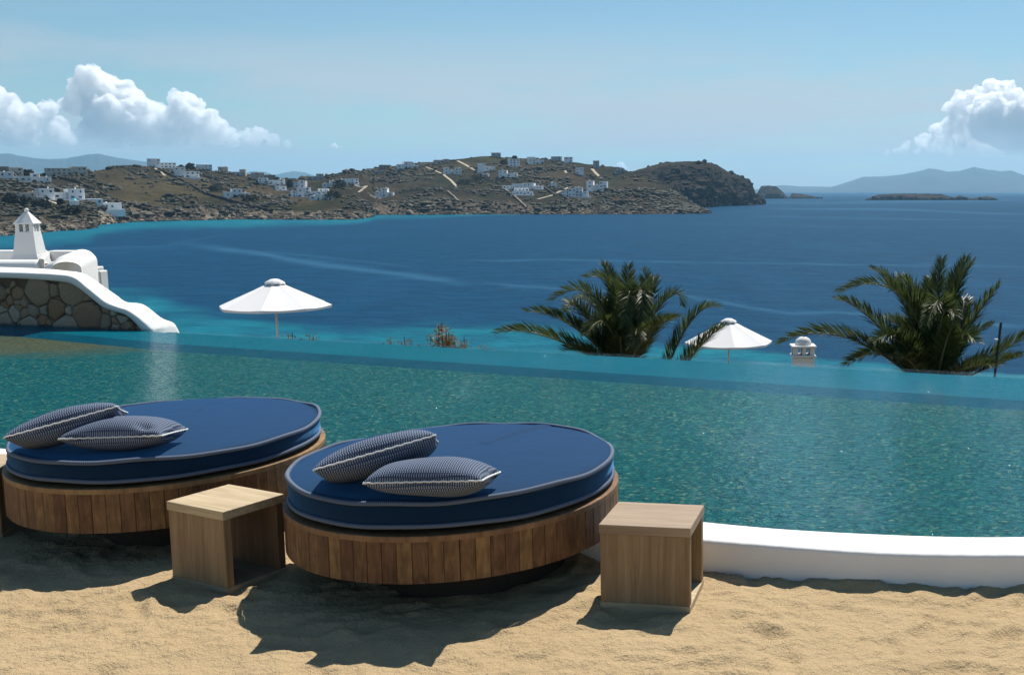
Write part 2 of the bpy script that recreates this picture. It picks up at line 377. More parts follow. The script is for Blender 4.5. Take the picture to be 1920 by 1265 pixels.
def daybed(loc, rz, a, b, zb, zr, zt, label, seed):
    zm = zr
    root = empty('daybed', (loc[0], loc[1], 0), rz); tag(root, label, 'daybed', 'round daybeds along the pool')
    ao, bo = a + .035, b + .035
    # planks around the drum
    per = []; N = 4000; acc = 0
    pts = [(ao * math.cos(2 * math.pi * i / N), bo * math.sin(2 * math.pi * i / N)) for i in range(N + 1)]
    for i in range(N): acc += math.dist(pts[i], pts[i + 1]); per.append(acc)
    cnt = round(acc / .079); rnd = random.Random(seed)
    for j in range(cnt):
        i = int(np.searchsorted(per, acc * (j + .5) / cnt)); x, y = pts[i]
        nx, ny = x / ao ** 2, y / bo ** 2
        o = bpy.data.objects.new('plank', plank_mesh); link(o, root)
        dr = rnd.uniform(-.0012, .0012); l = math.hypot(nx, ny)
        o.location = (x - nx / l * (.011 + dr), y - ny / l * (.011 + dr), (zb + zm - .028) / 2)
        o.rotation_euler = (0, 0, math.atan2(ny, nx) - math.pi / 2); o.scale = (acc / cnt / .0788, 1, zm - .03 - zb)
    n = 160
    # top rim ring of wood
    V = []
    for d, z in ((-.004, zm - .03), (-.004, zm - .003), (-.001, zm), (.12, zm), (.12, zm - .03)):
        V += [(x, y, z) for x, y in ring(ao, bo, n, d)]
    Fc = [(r * n + i, r * n + (i + 1) % n, ((r + 1) % 5) * n + (i + 1) % n, ((r + 1) % 5) * n + i) for r in range(5) for i in range(n)]
    mesh('rim', V, Fc, M['teak_rim'], root)
    V = []
    for d, z in ((.028, zb + .01), (.028, zm - .035)): V += [(x, y, z) for x, y in ring(ao, bo, n, d)]
    Fc = [(i, (i + 1) % n, n + (i + 1) % n, n + i) for i in range(n)] + [tuple(range(n))[::-1], tuple(range(n, 2 * n))]
    mesh('core', V, Fc, M['dark'], root)
    V = []
    for d, z in ((.42, -.12), (.42, zb + .012)): V += [(x, y - .12, z) for x, y in ring(ao, bo, 64, d)]
    mesh('plinth', V, [(i, (i + 1) % 64, 64 + (i + 1) % 64, 64 + i) for i in range(64)], M['dark'], root)
    # mattress
    zm = zr + .018; n = 260; T = zt - zm
    rings = [(.10, -.016), (.06, .0), (.012, .012), (.0, .03), (-.006, T * .3), (-.009, T * .5), (-.006, T * .75), (.0, T - .018), (.008, T - .006), (.03, T - .002), (.07, T + .001), (.13, T + .004), (.25, T + .009), (.45, T + .014), (.7, T + .017)]
    V = []
    for ri, (d, z) in enumerate(rings):
        for i, (x, y) in enumerate(ring(a, b, n, d)):
            t = 2 * math.pi * i / n
            ri -= 1; side = 1 if 2 <= ri <= 6 else 0
            w = side * (.005 * math.sin(5 * t + seed) + .004 * math.sin(11 * t + 2 * seed + z * 14) + .003 * math.sin(23 * t + z * 40))
            cr = 0
            if 8 <= ri <= 10: cr = (.0022, .0022, .0012)[ri - 8] * math.sin(70 * t + 5 * math.sin(9 * t + seed)) * (.5 + .5 * math.sin(4 * t + seed))
            wob = .007 * (math.sin(3 * t + seed) + .6 * math.sin(7 * t + 2 * seed) + .4 * math.sin(13 * t)) * (1 if 6 <= ri <= 9 else (.5 if ri > 9 else 0))
            l = math.hypot(x, y); V.append((x + x / l * w, y + y / l * w, zm + z + cr + wob))
    nr = len(rings); Fc = [(r * n + i, r * n + (i + 1) % n, (r + 1) * n + (i + 1) % n, (r + 1) * n + i) for r in range(nr - 1) for i in range(n)]
    Fc += [tuple((nr - 1) * n + i for i in range(n)), tuple(range(n))[::-1]]
    mt = mesh('mattress', V, Fc, M['navy'], root, smooth=True)
    for z, sd_, wb in ((zt - .012, seed, .007), (zm + .020, seed + 2, .004)):
        V, Fc, cl = braid(a + .004, b + .004, z, .0125, wb, sd_)
        o = mesh('piping', V, Fc, M['cord'], mt, smooth=True); color_attr(o, cl)
    return root
ZT = .63
bed2 = daybed((-1.565, 6.469), R(65), .982, .892, .203, .455, ZT, 'round navy daybed between the two wooden cube tables', 1.3)
bed1 = daybed((-3.700, 7.376), R(87), 1.03, .905, .203, .470, ZT, 'round navy daybed behind the cube table turned cornerwise', 4.1)
# ------------------------------------------------------------------ pillows
def pillow(W_, D_, T_, center, ez, label, seed, dimple=0):
    n = 44; rnd = np.random.RandomState(seed); V = []; UV = []
    def edge(u, v):
        return (W_ / 2 * u * (1 - .03 * (1 - v * v)), D_ / 2 * v * (1 - .05 * (1 - u * u)))
    us = np.sin(np.linspace(-1, 1, n) * math.pi / 2)
    for sgn in (1, -1):
        for u in us:
            for v in us:
                x, y = edge(u, v); hgt = T_ / 2 * ((1 - u * u) ** .36) * ((1 - v * v) ** .40)
                hgt *= 1 + .10 * math.sin(3 * u + seed) * math.cos(2 * v + seed)
                if dimple and sgn > 0: hgt -= .03 * math.exp(-((u - .62) ** 2 + (v + .75) ** 2) / .02)
                V.append((x, y, sgn * hgt + .012 * math.sin(2.2 * u + seed) * (1 + v) * .5)); UV.append((x, y))
    N = n * n; Fc = []
    for i in range(n - 1):
        for j in range(n - 1):
            a = i * n + j; Fc.append((a, a + n, a + n + 1, a + 1)); Fc.append((N + a, N + a + 1, N + a + n + 1, N + a + n))
    o = mesh('pillow', V, Fc, M['weave'], None, True, center, ez)
    uvl = o.data.uv_layers.new(name='UVMap'); li = np.zeros(len(o.data.loops), int); o.data.loops.foreach_get('vertex_index', li)
    uvl.data.foreach_set('uv', np.array(UV)[li].ravel())
    path = []
    for s in np.linspace(-1, 1, 40): path.append((s, -1))
    for s in np.linspace(-1, 1, 26)[1:]: path.append((1, s))
    for s in np.linspace(1, -1, 40)[1:]: path.append((s, 1))
    for s in np.linspace(1, -1, 26)[1:-1]: path.append((-1, s))
    PP = []
    for u, v in path:
        x, y = edge(u, v); PP.append((x * 1.004, y * 1.004, .012 * math.sin(2.2 * u + seed) * (1 + v) * .5 + .002 * math.sin(40 * u + 31 * v)))
    V2, F2 = tube_geo(PP, .0052, 6, True); mesh('piping', V2, F2, M['white_cord'], o, True)
    return tag(o, label, 'pillow', 'woven blue and white pillows')
def on_bed(px, py, dz): p = at(px, py, ZT + dz); return (p.x, p.y, p.z)
pillow(.605, .36, .20, on_bed(813, 893, .10), (R(-6), R(-2), R(-3)), 'woven pillow lying flat on the daybed between the cube tables', 3)
pillow(.63, .38, .205, on_bed(710, 855, .155), (R(-20), R(-13), R(17)), 'woven pillow propped on another on the daybed between the cube tables', 5)
pillow(.59, .37, .205, on_bed(234, 812, .105), (R(-5), R(-1), R(4)), 'woven pillow with dimpled corner on the daybed behind the cornerwise table', 8, 1)
pillow(.61, .38, .20, on_bed(128, 797, .15), (R(-18), R(-13), R(24)), 'woven pillow propped on the pillow with the dimpled corner', 11)
# ------------------------------------------------------------------ cube tables
def table(loc, yaw, wx, wy, h, z0, label):
    root = empty('cube_table', (loc[0], loc[1], z0), yaw); tag(root, label, 'side table', 'wooden cube tables in the sand')
    t = .05
    def pc(name, sx, sy, sz, c, m): from_bm(name, box_bm(sx, sy, sz, bev=.0025), m, root, loc=c)
    pc('top', wx + .006, wy + .006, t, (0, 0, h - t / 2), M['oak_top'])
    pc('side_panel', wx - .004, t, h - 2 * t, (0, -wy / 2 + t / 2 + .002, h / 2), M['oak'])
    pc('side_panel', wx - .004, t, h - 2 * t, (0, wy / 2 - t / 2 - .002, h / 2), M['oak'])
    pc('bottom', wx, wy, t, (0, 0, t / 2), M['oak_top'])
    return root
table((-.366, 5.877), R(-8.6), .488, .434, .478, -.028, 'wooden cube table beside the bare stretch of white rim')
table((-2.845, 6.215), R(-27.5), .462, .412, .49, -.04, 'wooden cube table standing cornerwise between the two daybeds')
p = at(5, 1008, 0); table((p.x - .26, p.y + .24), R(2), .46, .43, .47, -.03, 'wooden cube table on the far side of the daybed with the dimpled pillow')
# ------------------------------------------------------------------ stone wall with white coping, house roof and chimney beside the pool
def on_plane(px, py, o, n):
    d = ray(px, py); c = Vector((0, 0, H)); t = (o - c).dot(n) / d.dot(n); return c + d * t
root = empty('stone_wall', (W0.x, W0.y, 0)); tag(root, 'rough stone wall under a white flowing coping at the pool end', 'wall')
o0 = Vector((W0.x, W0.y, 0))
bk = W0 + wn * .42
def pl(pts, o, n): return [on_plane(x, y, o, n) for x, y in pts]
fbot = pl([(-150, 516), (0, 520), (64, 523), (102, 526), (132, 530), (154, 542), (175, 559), (196, 575), (218, 583), (237, 589), (252, 600), (267, 617), (272, 626)], W0, wn)
ftop = pl([(-150, 506), (0, 510), (64, 512), (102, 514), (137, 519), (162, 538), (178, 551), (197, 566), (222, 576), (237, 581), (256, 593), (282, 617), (288, 626)], W0 - wn * .03, wn)
btop = pl([(-150, 497), (0, 500.6), (85, 504), (128, 508), (154, 512), (175, 523), (196, 538), (218, 553), (237, 566), (269, 571), (303, 596), (326, 606), (336, 624)], bk, wn)
fb, ft, bt = catmull(fbot, 6), catmull(ftop, 6), catmull(btop, 6)
V = []; rows = []
for a, b, c in zip(fb, ft, bt):
    a2 = a - wn * .03
    up = Vector((0, 0, 1))
    r = [a, a2, a2.lerp(b, .55), b + (a2 - b) * .12 + wn * .0, b.lerp(c, .10), b.lerp(c, .35) + up * .012, b.lerp(c, .65) + up * .018, b.lerp(c, .9) + up * .008, c, c + wn * .03 - up * .05, Vector((c.x, c.y, -1.2)) + wn * .03]
    V += [q - o0 for q in r]; rows.append(len(r))
nr = rows[0]; nn = len(fb)
mesh('coping', V, [(i * nr + j, i * nr + j + 1, (i + 1) * nr + j + 1, (i + 1) * nr + j) for i in range(nn - 1) for j in range(nr - 1)], M['plaster'], root, True)
us = np.array([(p - W0).dot(wd) for p in fb]); vs = np.array([p.z for p in fb]); od = np.argsort(us); us, vs = us[od], vs[od]
umax = us.max()
V = [];
for u, v in zip(us, vs): q = o0 + wd * float(u) + wn * .05; V += [(q.x - o0.x, q.y - o0.y, -1.0), (q.x - o0.x, q.y - o0.y, float(v) + .004)]
M['mortar'] = simple('mortar', (.14, .10, .07), .95, .3, 20)
mesh('mortar', V, [(2 * i, 2 * i + 2, 2 * i + 3, 2 * i + 1) for i in range(len(us) - 1)], M['mortar'], root)
k = NT('field_stone'); oi = k.n('ObjectInfo'); c = k.coord('Object', (1, 1, 1.6))
cc = k.ramp(oi.outputs['Random'], [(0, (.40, .27, .17)), (.2, (.50, .38, .25)), (.4, (.40, .20, .09)), (.6, (.64, .55, .43)), (.8, (.34, .25, .18)), (1, (.56, .39, .21))])
nn_ = k.noise(c, 11, 6, .65); cc = k.mix(k.math('MULTIPLY', nn_, .7), cc, (.14, .115, .09)); cc = k.mix(k.ramp(k.noise(c, 40, 4), [(.5, (0, 0, 0)), (.7, (.5, .5, .5))]), cc, (.36, .33, .29))
M['stone'] = k.done(k.pbr(cc, .9, k.bump(k.noise(c, 24, 6, .7), .9, .03), .2))
def clip(poly, a, b, c):                                    # keep a*x+b*y<=c
    out = []
    for i in range(len(poly)):
        p, q = poly[i], poly[(i + 1) % len(poly)]; dp, dq = a * p[0] + b * p[1] - c, a * q[0] + b * q[1] - c
        if dp <= 0: out.append(p)
        if dp * dq < 0: t = dp / (dp - dq); out.append((p[0] + t * (q[0] - p[0]), p[1] + t * (q[1] - p[1])))
    return out
rnd = random.Random(12); seeds = []
tries = 0
while len(seeds) < 170 and tries < 14000:
    tries += 1; s = (rnd.uniform(-.1, umax + .1), rnd.uniform(-.15, 1.1)); rad = rnd.choice([.08, .10, .13, .16, .21, .28, .33])
    if all(((s[0] - q[0]) * .75) ** 2 + (s[1] - q[1]) ** 2 > (.5 * (rad + q[2])) ** 2 for q in seeds): seeds.append((*s, rad))
for i, s in enumerate(seeds):
    poly = [(-.3, -.3), (umax + .3, -.3), (umax + .3, 1.5), (-.3, 1.5)]
    for j, q in enumerate(seeds):
        if i == j: continue
        dx, dy = q[0] - s[0], q[1] - s[1]; w = .5 + .5 * (s[2] ** 2 - q[2] ** 2) / (dx * dx + dy * dy)
        mx_, my_ = s[0] + dx * w, s[1] + dy * w; poly = clip(poly, dx, dy, dx * mx_ + dy * my_)
        if len(poly) < 3: break
    if len(poly) < 3: continue
    # round the corners, inset, clamp under the coping
    pp = []
    for t in range(len(poly)):
        a, b = poly[t], poly[(t + 1) % len(poly)]
        for f_ in (.05, .5, .95): pp.append((a[0] + (b[0] - a[0]) * f_, a[1] + (b[1] - a[1]) * f_))
    cx = sum(q[0] for q in pp) / len(pp); cy = sum(q[1] for q in pp) / len(pp)
    pp = [(cx + (x - cx) * .965 + rnd.uniform(-.008, .008), cy + (y - cy) * .955 + rnd.uniform(-.008, .008)) for x, y in pp]
    top = lambda u: float(np.interp(u, us, vs))
    if cy > top(cx) - .03 or cx < us.min() + .02: continue
    pp = [(max(x, us.min() + .01), min(y, top(max(x, us.min())) + .012)) for x, y in pp]
    dep = rnd.uniform(.03, .07); V = []; m_ = len(pp)
    tl = (rnd.uniform(-.15, .15), rnd.uniform(-.15, .15))
    for sc_, dd in ((1.0, .06), (1.0, -.004), (.93, -dep * .72), (.70, -dep)):
        for x, y in pp:
            x2, y2 = cx + (x - cx) * sc_, cy + (y - cy) * sc_; q = wd * x2 + wn * (dd + .05 + (tl[0] * (x2 - cx) + tl[1] * (y2 - cy)) * (dd < 0)); V.append((q.x, q.y, y2))
    q = wd * cx + wn * (.05 - dep * 1.03); V.append((q.x, q.y, cy))
    Fc = [(r * m_ + t, r * m_ + (t + 1) % m_, (r + 1) * m_ + (t + 1) % m_, (r + 1) * m_ + t) for r in range(3) for t in range(m_)] + [(3 * m_ + t, 3 * m_ + (t + 1) % m_, 4 * m_) for t in range(m_)]
    mesh('stone', V, Fc, M['stone'], root)
# white house whose rounded parapets show above the wall
TG = -3.4
hz = lambda px, py, y: aty(px, py, y)
hr = empty('white_house', (-13.6, 22.2, TG)); tag(hr, 'white rounded house roof with parapets rising behind the stone wall', 'house')
hl = Vector((-13.6, 22.2, TG))
def rounded_wall(name, p, q, w, ztop, r, parent, zb=TG):
    p, q = Vector((*p, 0)), Vector((*q, 0)); d = (q - p).normalized(); n = Vector((-d.y, d.x, 0)); pr = [(-w / 2, zb)]
    for i in range(7): a = math.pi - i * math.pi / 2 / 6; pr.append((-w / 2 + r + r * math.cos(a), ztop - r + r * math.sin(a)))
    for i in range(7): a = math.pi / 2 - i * math.pi / 2 / 6; pr.append((w / 2 - r + r * math.cos(a), ztop - r + r * math.sin(a)))
    pr.append((w / 2, zb)); V = []
    L = (q - p).length; st = [(0, .55), (.03, .82), (.09, 1)] ; st = [(s * r / .09, k_) for s, k_ in st]
    sec = st + [(L - s, k_) for s, k_ in st[::-1]]
    for s, k_ in sec:
        for x, z in pr:
            zz = z if z < ztop - r * 1.01 else ztop - r + (z - (ztop - r)) * k_
            c = p + d * s + n * (x * (0.9 + .1 * k_)); V.append((c.x - hl.x, c.y - hl.y, zz - hl.z))
    m_ = len(pr); Fc = [(i * m_ + j, i * m_ + j + 1, (i + 1) * m_ + j + 1, (i + 1) * m_ + j) for i in range(len(sec) - 1) for j in range(m_ - 1)] + [tuple(range(m_)), tuple((len(sec) - 1) * m_ + j for j in range(m_))[::-1]]
    return mesh(name, V, Fc, M['plaster'], parent, True)
zf = hz(40, 487, 21.2).z; zbk = hz(20, 469, 23.4).z
xL = -18.0; xs_ = hz(89, 490, 21.2).x; xr = hz(140, 490, 21.2).x; xb = hz(154, 480, 23.4).x; hx = lambda px, y: hz(px, 480, y).x
rounded_wall('parapet', (xL, 21.2), (xs_ - .04, 21.2), .34, zf, .15, hr)
rounded_wall('parapet', (xs_ + .06, 21.15), (xr, 21.15), .34, zf - .01, .15, hr)
rounded_wall('parapet', (xL - 2, 23.4), (hx(84, 23.4), 23.4), .3, zbk, .05, hr)
rounded_wall('parapet', (hx(95, 23.3), 23.3), (xb, 23.3), .3, zbk, .05, hr)
rounded_wall('parapet', (xr - .02, 20.95), (xb, 23.45), .52, hz(150, 471, 22.5).z, .25, hr)
rounded_wall('parapet', (xs_ + .01, 21.0), (hx(90, 23.3), 23.3), .09, zf + .05, .04, hr)
V = [(xL, 21.3, zf - .3), (xr, 21.3, zf - .3), (xb, 23.3, zf - .3), (xL - 2, 23.3, zf - .3)]
mesh('roof', [Vector(v) - hl for v in V], [(0, 1, 2, 3)], M['plaster'], hr)
a = hz(172, 505, 24.2); b = hz(186, 505, 24.2)
from_bm('roof_block', box_bm(b.x - a.x, .4, 4.5, bev=.02), M['plaster'], hr, loc=Vector(((a.x + b.x) / 2, 24.2, hz(180, 500, 24.2).z - 2.25)) - hl)
a = hz(185, 508, 24.0); b = hz(195, 508, 24.0)
from_bm('roof_block', box_bm(b.x - a.x, .3, 4.5, bev=.02), M['plaster'], hr, loc=Vector(((a.x + b.x) / 2, 24.0, hz(190, 507, 24.0).z - 2.25)) - hl)
# chimney: tapered square shaft, open slots under a pyramid cap with a knob
cb = hz(57, 487, 22.3); ct = hz(55, 434, 22.3); cap = hz(54, 420, 22.3); tip = hz(54, 397, 22.3)
ch = empty('chimney', (cb.x, 22.3, zf - .3)); tag(ch, 'tapered white chimney with pointed cap on the rounded house roof', 'chimney')
cz = zf - .3; s_ = 22.3 / 2100
def frus(name, pts, mat, parent, n=4, rot=R(45 + 8), smooth=False):
    V = []
    for r_, z in pts: V += [(r_ * math.cos(rot + 2 * math.pi * i / n), r_ * math.sin(rot + 2 * math.pi * i / n), z) for i in range(n)]
    Fc = [(r_ * n + i, r_ * n + (i + 1) % n, (r_ + 1) * n + (i + 1) % n, (r_ + 1) * n + i) for r_ in range(len(pts) - 1) for i in range(n)] + [tuple(range(n))[::-1], tuple((len(pts) - 1) * n + i for i in range(n))]
    return mesh(name, V, Fc, mat, parent, smooth)
k2 = s_ / math.sqrt(2) * .95
frus('shaft', [(62 * k2, -.0), (52 * k2, cb.z - cz), (43 * k2, cb.z - cz + .12), (33 * k2, ct.z - cz)], M['plaster'], ch)
for i in range(4):
    a = R(8 + 45) + i * math.pi / 2; rr = 30 * k2
    from_bm('slot_post', box_bm(.075, .075, cap.z - ct.z + .02, bev=.006), M['plaster'], ch, loc=(rr * .84 * math.cos(a), rr * .84 * math.sin(a), (cap.z + ct.z) / 2 - cz), rot=(0, 0, a + R(45)))
    a += R(45); from_bm('slot_post', box_bm(.05, .05, cap.z - ct.z + .02), M['plaster'], ch, loc=(rr * .6 * math.cos(a), rr * .6 * math.sin(a), (cap.z + ct.z) / 2 - cz), rot=(0, 0, a))
frus('cap', [(36 * k2, cap.z - cz), (36.5 * k2, cap.z - cz + .02), (33 * k2, cap.z - cz + .045), (6 * k2, tip.z - cz)], M['plaster'], ch)
bmk = bmesh.new(); bmesh.ops.create_uvsphere(bmk, u_segments=14, v_segments=10, radius=.042); from_bm('knob', bmk, M['plaster'], ch, True, loc=(0, 0, tip.z - cz + .03))
# ------------------------------------------------------------------ the slope below the pool
SEA = -20.0
def slope_z(x, y):
    base = np.interp(y, [12, 31.5, 33.5, 42, 120, 135], [TG, TG, -5.5, -5.5, -20.6, -22.5])
    return base
ys = np.concatenate([np.linspace(12.4, 44, 60), np.linspace(46, 135, 46)]); xs = np.linspace(-90, 70, 130)
X, Y = np.meshgrid(xs, ys, indexing='ij'); yy = Y - np.clip(X * -.30 + .2, -60, 0) * 0
Yb = Y; edge_y = E0.y + (X - E0.x) * (ed.y / ed.x)
Z = slope_z(X, Y) + .12 * fbm(np.stack([X, Y], -1) * .35, 3, 5) * sstep(33, 50, Y)
k = NT('dry_slope'); c = k.coord()
col = k.ramp(k.noise(c, .5, 6, .65), [(.3, (.05, .06, .025)), (.5, (.14, .11, .06)), (.7, (.24, .19, .12))])
M['dry'] = k.done(k.pbr(col, .95, k.bump(k.noise(c, 4, 5), 1.0, .1), .1))
keep = (Y > edge_y + .08) & ~((X < -7.6) & (Y < 16.6 - (X + 8) * .3))
V = np.stack([X, Y, Z], -1).reshape(-1, 3); nx, ny = X.shape
fa = (np.arange(nx - 1)[:, None] * ny + np.arange(ny - 1)[None, :]); kf = keep[:-1, :-1] & keep[1:, :-1] & keep[:-1, 1:] & keep[1:, 1:]; fa = fa[kf]
o = mesh('terraced_slope', V, np.stack([fa, fa + ny, fa + ny + 1, fa + 1], -1), M['dry'], smooth=True); tag(o, kind='structure')
# ------------------------------------------------------------------ parasols
def parasol(px, py_eave, py_peak, Y, rad, ground, label):
    e = aty(px, py_eave, Y); pk = aty(px, py_peak, Y); root = empty('parasol', (e.x, Y, ground), R(7)); tag(root, label, 'parasol', 'white parasols on the terrace below the pool')
    ze = e.z - ground; zp = pk.z - ground - .05; n = 8; rs_ = [.17, .5, .8, 1.0]
    V = []; Fc = []
    N8 = 8; sub = 6
    prof = [(.14, zp - .02), (.40, ze + (zp - ze) * .665), (.72, ze + (zp - ze) * .31), (1.0, ze)]
    for r_, z in prof:
        for i in range(N8):
            a0, a1 = 2 * math.pi * i / N8, 2 * math.pi * (i + 1) / N8
            for s in range(sub):
                f_ = s / sub; x = (math.cos(a0) * (1 - f_) + math.cos(a1) * f_) * r_ * rad; y = (math.sin(a0) * (1 - f_) + math.sin(a1) * f_) * r_ * rad
                V.append((x, y, z - .03 * math.sin(math.pi * f_) * r_))
    m_ = N8 * sub
    for s in range(m_): V.append((V[3 * m_ + s][0], V[3 * m_ + s][1], V[3 * m_ + s][2] - (.075 - .02 * math.sin(math.pi * (s % sub) / sub))))
    for r_ in range(4):
        for i in range(m_): Fc.append((r_ * m_ + i, r_ * m_ + (i + 1) % m_, (r_ + 1) * m_ + (i + 1) % m_, (r_ + 1) * m_ + i))
    cn = mesh('canopy', V, Fc, M['canvas'], root)
    V = []
    for r_, z, w in ((.0, zp + .12, 0), (.07, zp + .105, 0), (.165, zp + .03, 0), (.18, zp - .045, .3)):
        for i in range(32):
            a = 2 * math.pi * i / 32; V.append((r_ * rad * math.cos(a) * (1 + .05 * math.cos(8 * a)), r_ * rad * math.sin(a) * (1 + .05 * math.cos(8 * a)), z + w * .1 * abs(math.sin(4 * a))))
    mesh('vent_cap', V, [(r_ * 32 + i, r_ * 32 + (i + 1) % 32, (r_ + 1) * 32 + (i + 1) % 32, (r_ + 1) * 32 + i) for r_ in range(3) for i in range(32)], M['canvas'], root, True)
    frus('pole', [(.032, 0), (.032, zp)], M['white_metal'], root, 12, 0, True)
    frus('hub', [(.04, ze - .22), (.07, ze - .15), (.085, ze - .02), (.06, ze + .05)], M['white_metal'], root, 12, 0, True)
    frus('base', [(.35, -.01), (.35, .06), (.12, .10), (.05, .35)], M['white_metal'], root, 16, 0, True)
    for i in range(8):
        a = 2 * math.pi * i / 8; t = Vector((math.cos(a) * rad * .985, math.sin(a) * rad * .985, ze - .025)); m2 = Vector((math.cos(a) * rad * .12, math.sin(a) * rad * .12, zp - .07))
        v, f_ = tube_geo([m2, t], .012, 5); rb = mesh('rib', v, f_, M['white_metal'], root)
        q = m2.lerp(t, .5); v, f_ = tube_geo([q, Vector((.05 * math.cos(a), .05 * math.sin(a), ze - .1))], .009, 5); mesh('strut', v, f_, M['white_metal'], rb)
        frus('rib_tip', [(.025, -.02), (.025, .02)], M['white_metal'], rb, 6, 0).location = t
    return root
parasol(517.5, 572, 527, 30, 1.47, TG, 'open white parasol standing by itself beside the low shrubs')
parasol(1366, 640, 600, 38, 1.52, -5.5, 'open white parasol standing between the two palms')
# ------------------------------------------------------------------ palms
def frond_geo(P, rnd, ll):
    """P: sampled rachis points in local metres; V-shaped rows of leaflets"""
    V = []; Fc = []; C = []
    N = len(P); L = sum((P[i + 1] - P[i]).length for i in range(N - 1)); step = .0105; acc = 0; nxt = .16 * L; seg = []
    for i in range(N - 1):
        d = (P[i + 1] - P[i]); l = d.length
        while nxt < acc + l: seg.append((P[i] + d * ((nxt - acc) / l), d.normalized(), nxt / L)); nxt += step
        acc += l
    for p, t, s in seg:
        side = t.cross(Vector((0, 0, 1)))
        if side.length < .15: side = t.cross(Vector((0, 1, 0)))
        side.normalize(); up = side.cross(t).normalized()
        if up.z < 0 and abs(t.z) < .9: up = -up
        lenf = ll * (min(1, .45 + s * 2.2) if s < .35 else 1.0) * (1 - .62 * max(0, (s - .5) / .5) ** 1.4)
        for sg in (1, -1):
            fw = .95 + .5 * s + rnd.uniform(-.16, .16); ph = R(rnd.choice([42, 66, 92]) + rnd.uniform(-11, 11))
            d = (side * (sg * math.sin(ph)) + t * fw + up * math.cos(ph)).normalized(); l_ = lenf * rnd.uniform(.9, 1.06)
            w = d.cross(up if ph > .9 else side).normalized() * (.0095 if s < .9 else .007); drop = Vector((0, 0, -.10 * l_ * rnd.uniform(.3, 1.4)))
            b = len(V); V += [p - w * .5, p + w * .5, p + d * l_ * .5 + w, p + d * l_ * .5 - w, p + d * l_ + drop]
            Fc += [(b, b + 1, b + 2, b + 3), (b + 3, b + 2, b + 4)]; c_ = rnd.random() ** 1.5; C += [c_] * 5
    return V, Fc, C
def palm(base_px, Y, fronds, ll, label, ground, seed, fill):
    rnd = random.Random(seed); c0 = aty(*base_px, Y); root = empty('palm_tree', (c0.x, Y, ground)); tag(root, label, 'palm tree', 'palms below the pool edge')
    org = Vector((c0.x, Y, ground)); base = c0 - org
    n = 20; V = []; hgt = base.z + .1; rr = 26
    for i in range(rr + 1):
        z = -.1 + (hgt + .1) * i / rr; r_ = (.30 if i < 2 else .23) + .035 * (i % 2) + (.09 * (i / rr) ** 6)
        V += [((r_ + .02 * ((j + i) % 2)) * math.cos(2 * math.pi * j / n), (r_ + .02 * ((j + i) % 2)) * math.sin(2 * math.pi * j / n), z) for j in range(n)]
    mesh('trunk', V, [(i * n + j, i * n + (j + 1) % n, (i + 1) * n + (j + 1) % n, (i + 1) * n + j) for i in range(rr) for j in range(n)] + [tuple(rr * n + j for j in range(n))], M['palm_trunk'], root)
    def add(P0, P1, P2):
        P = [P0 * (1 - t) ** 2 + P1 * 2 * t * (1 - t) + P2 * t * t for t in [i / 22 for i in range(23)]]
        V, Fc, C = frond_geo(P, rnd, ll)
        o = mesh('frond', V, Fc, M['palm_leaf'], root); color_attr(o, C)
        v, f_ = tube_geo(P, [.024 * (1 - i / 22) + .004 for i in range(23)], 5); mesh('rachis', v, f_, M['palm_rib'], o, True)
    for mid, tip, dy, *b in fronds:
        bp = aty(*b[0], Y) - org if b else base + Vector((rnd.uniform(-.12, .12), rnd.uniform(-.15, .15), 0))
        m_ = aty(*mid, Y + dy * .45) - org; t_ = aty(*tip, Y + dy) - org
        add(bp, m_ * 2 - (bp + t_) * .5, t_)
    for i in range(fill):                                   # the rest of the crown: inner upright and rear and front fronds
        az = rnd.uniform(0, 2 * math.pi); el = rnd.uniform(.55, 1.35); L = rnd.uniform(1.5, 2.15)
        d = Vector((math.cos(az) * math.cos(el) * .8, math.sin(az) * math.cos(el), math.sin(el)))
        P2 = base + d * L * (.8) + Vector((math.cos(az), math.sin(az), -.5)) * L * .28 * rnd.uniform(.3, 1)
        add(base + Vector((math.cos(az), math.sin(az), 0)) * .1, base + d * L * .62, P2)
    for i in range(7):                                      # hanging lower fronds
        az = 2 * math.pi * i / 9 + rnd.uniform(-.3, .3); d = Vector((math.cos(az), math.sin(az), 0)); L = rnd.uniform(1.3, 1.7)
        add(base + d * .15 - Vector((0, 0, .1)), base + d * L * .7 + Vector((0, 0, .25)), base + d * L * 1.05 - Vector((0, 0, .55)))
    return root
palm((1168, 705), 22, [((1030, 632), (932, 624), -.3), ((1075, 612), (988, 584), -.5), ((1118, 562), (1036, 562), -.2), ((1092, 585), (1062, 582), .8), ((1152, 555), (1100, 520), .3), ((1158, 575), (1134, 496), .6),
    ((1176, 585), (1178, 499), .2), ((1194, 548), (1205, 600), -1.2), ((1180, 552), (1172, 606), -1.3), ((1243, 568), (1278, 568), .3), ((1216, 570), (1224, 520), .7), ((1205, 570), (1206, 508), .1),
    ((1292, 607), (1346, 576), 0, (1235, 735)), ((1312, 650), (1359, 611), -.5, (1255, 725)), ((1128, 590), (1082, 560), .5), ((1140, 610), (1100, 625), -1.2), ((1222, 620), (1250, 600), -.8), ((1190, 620), (1186, 650), -1.5), ((1160, 600), (1150, 520), -.2)],
    .50, 'palm crown leaning over the second parasol beside it', TG, 5, 10)
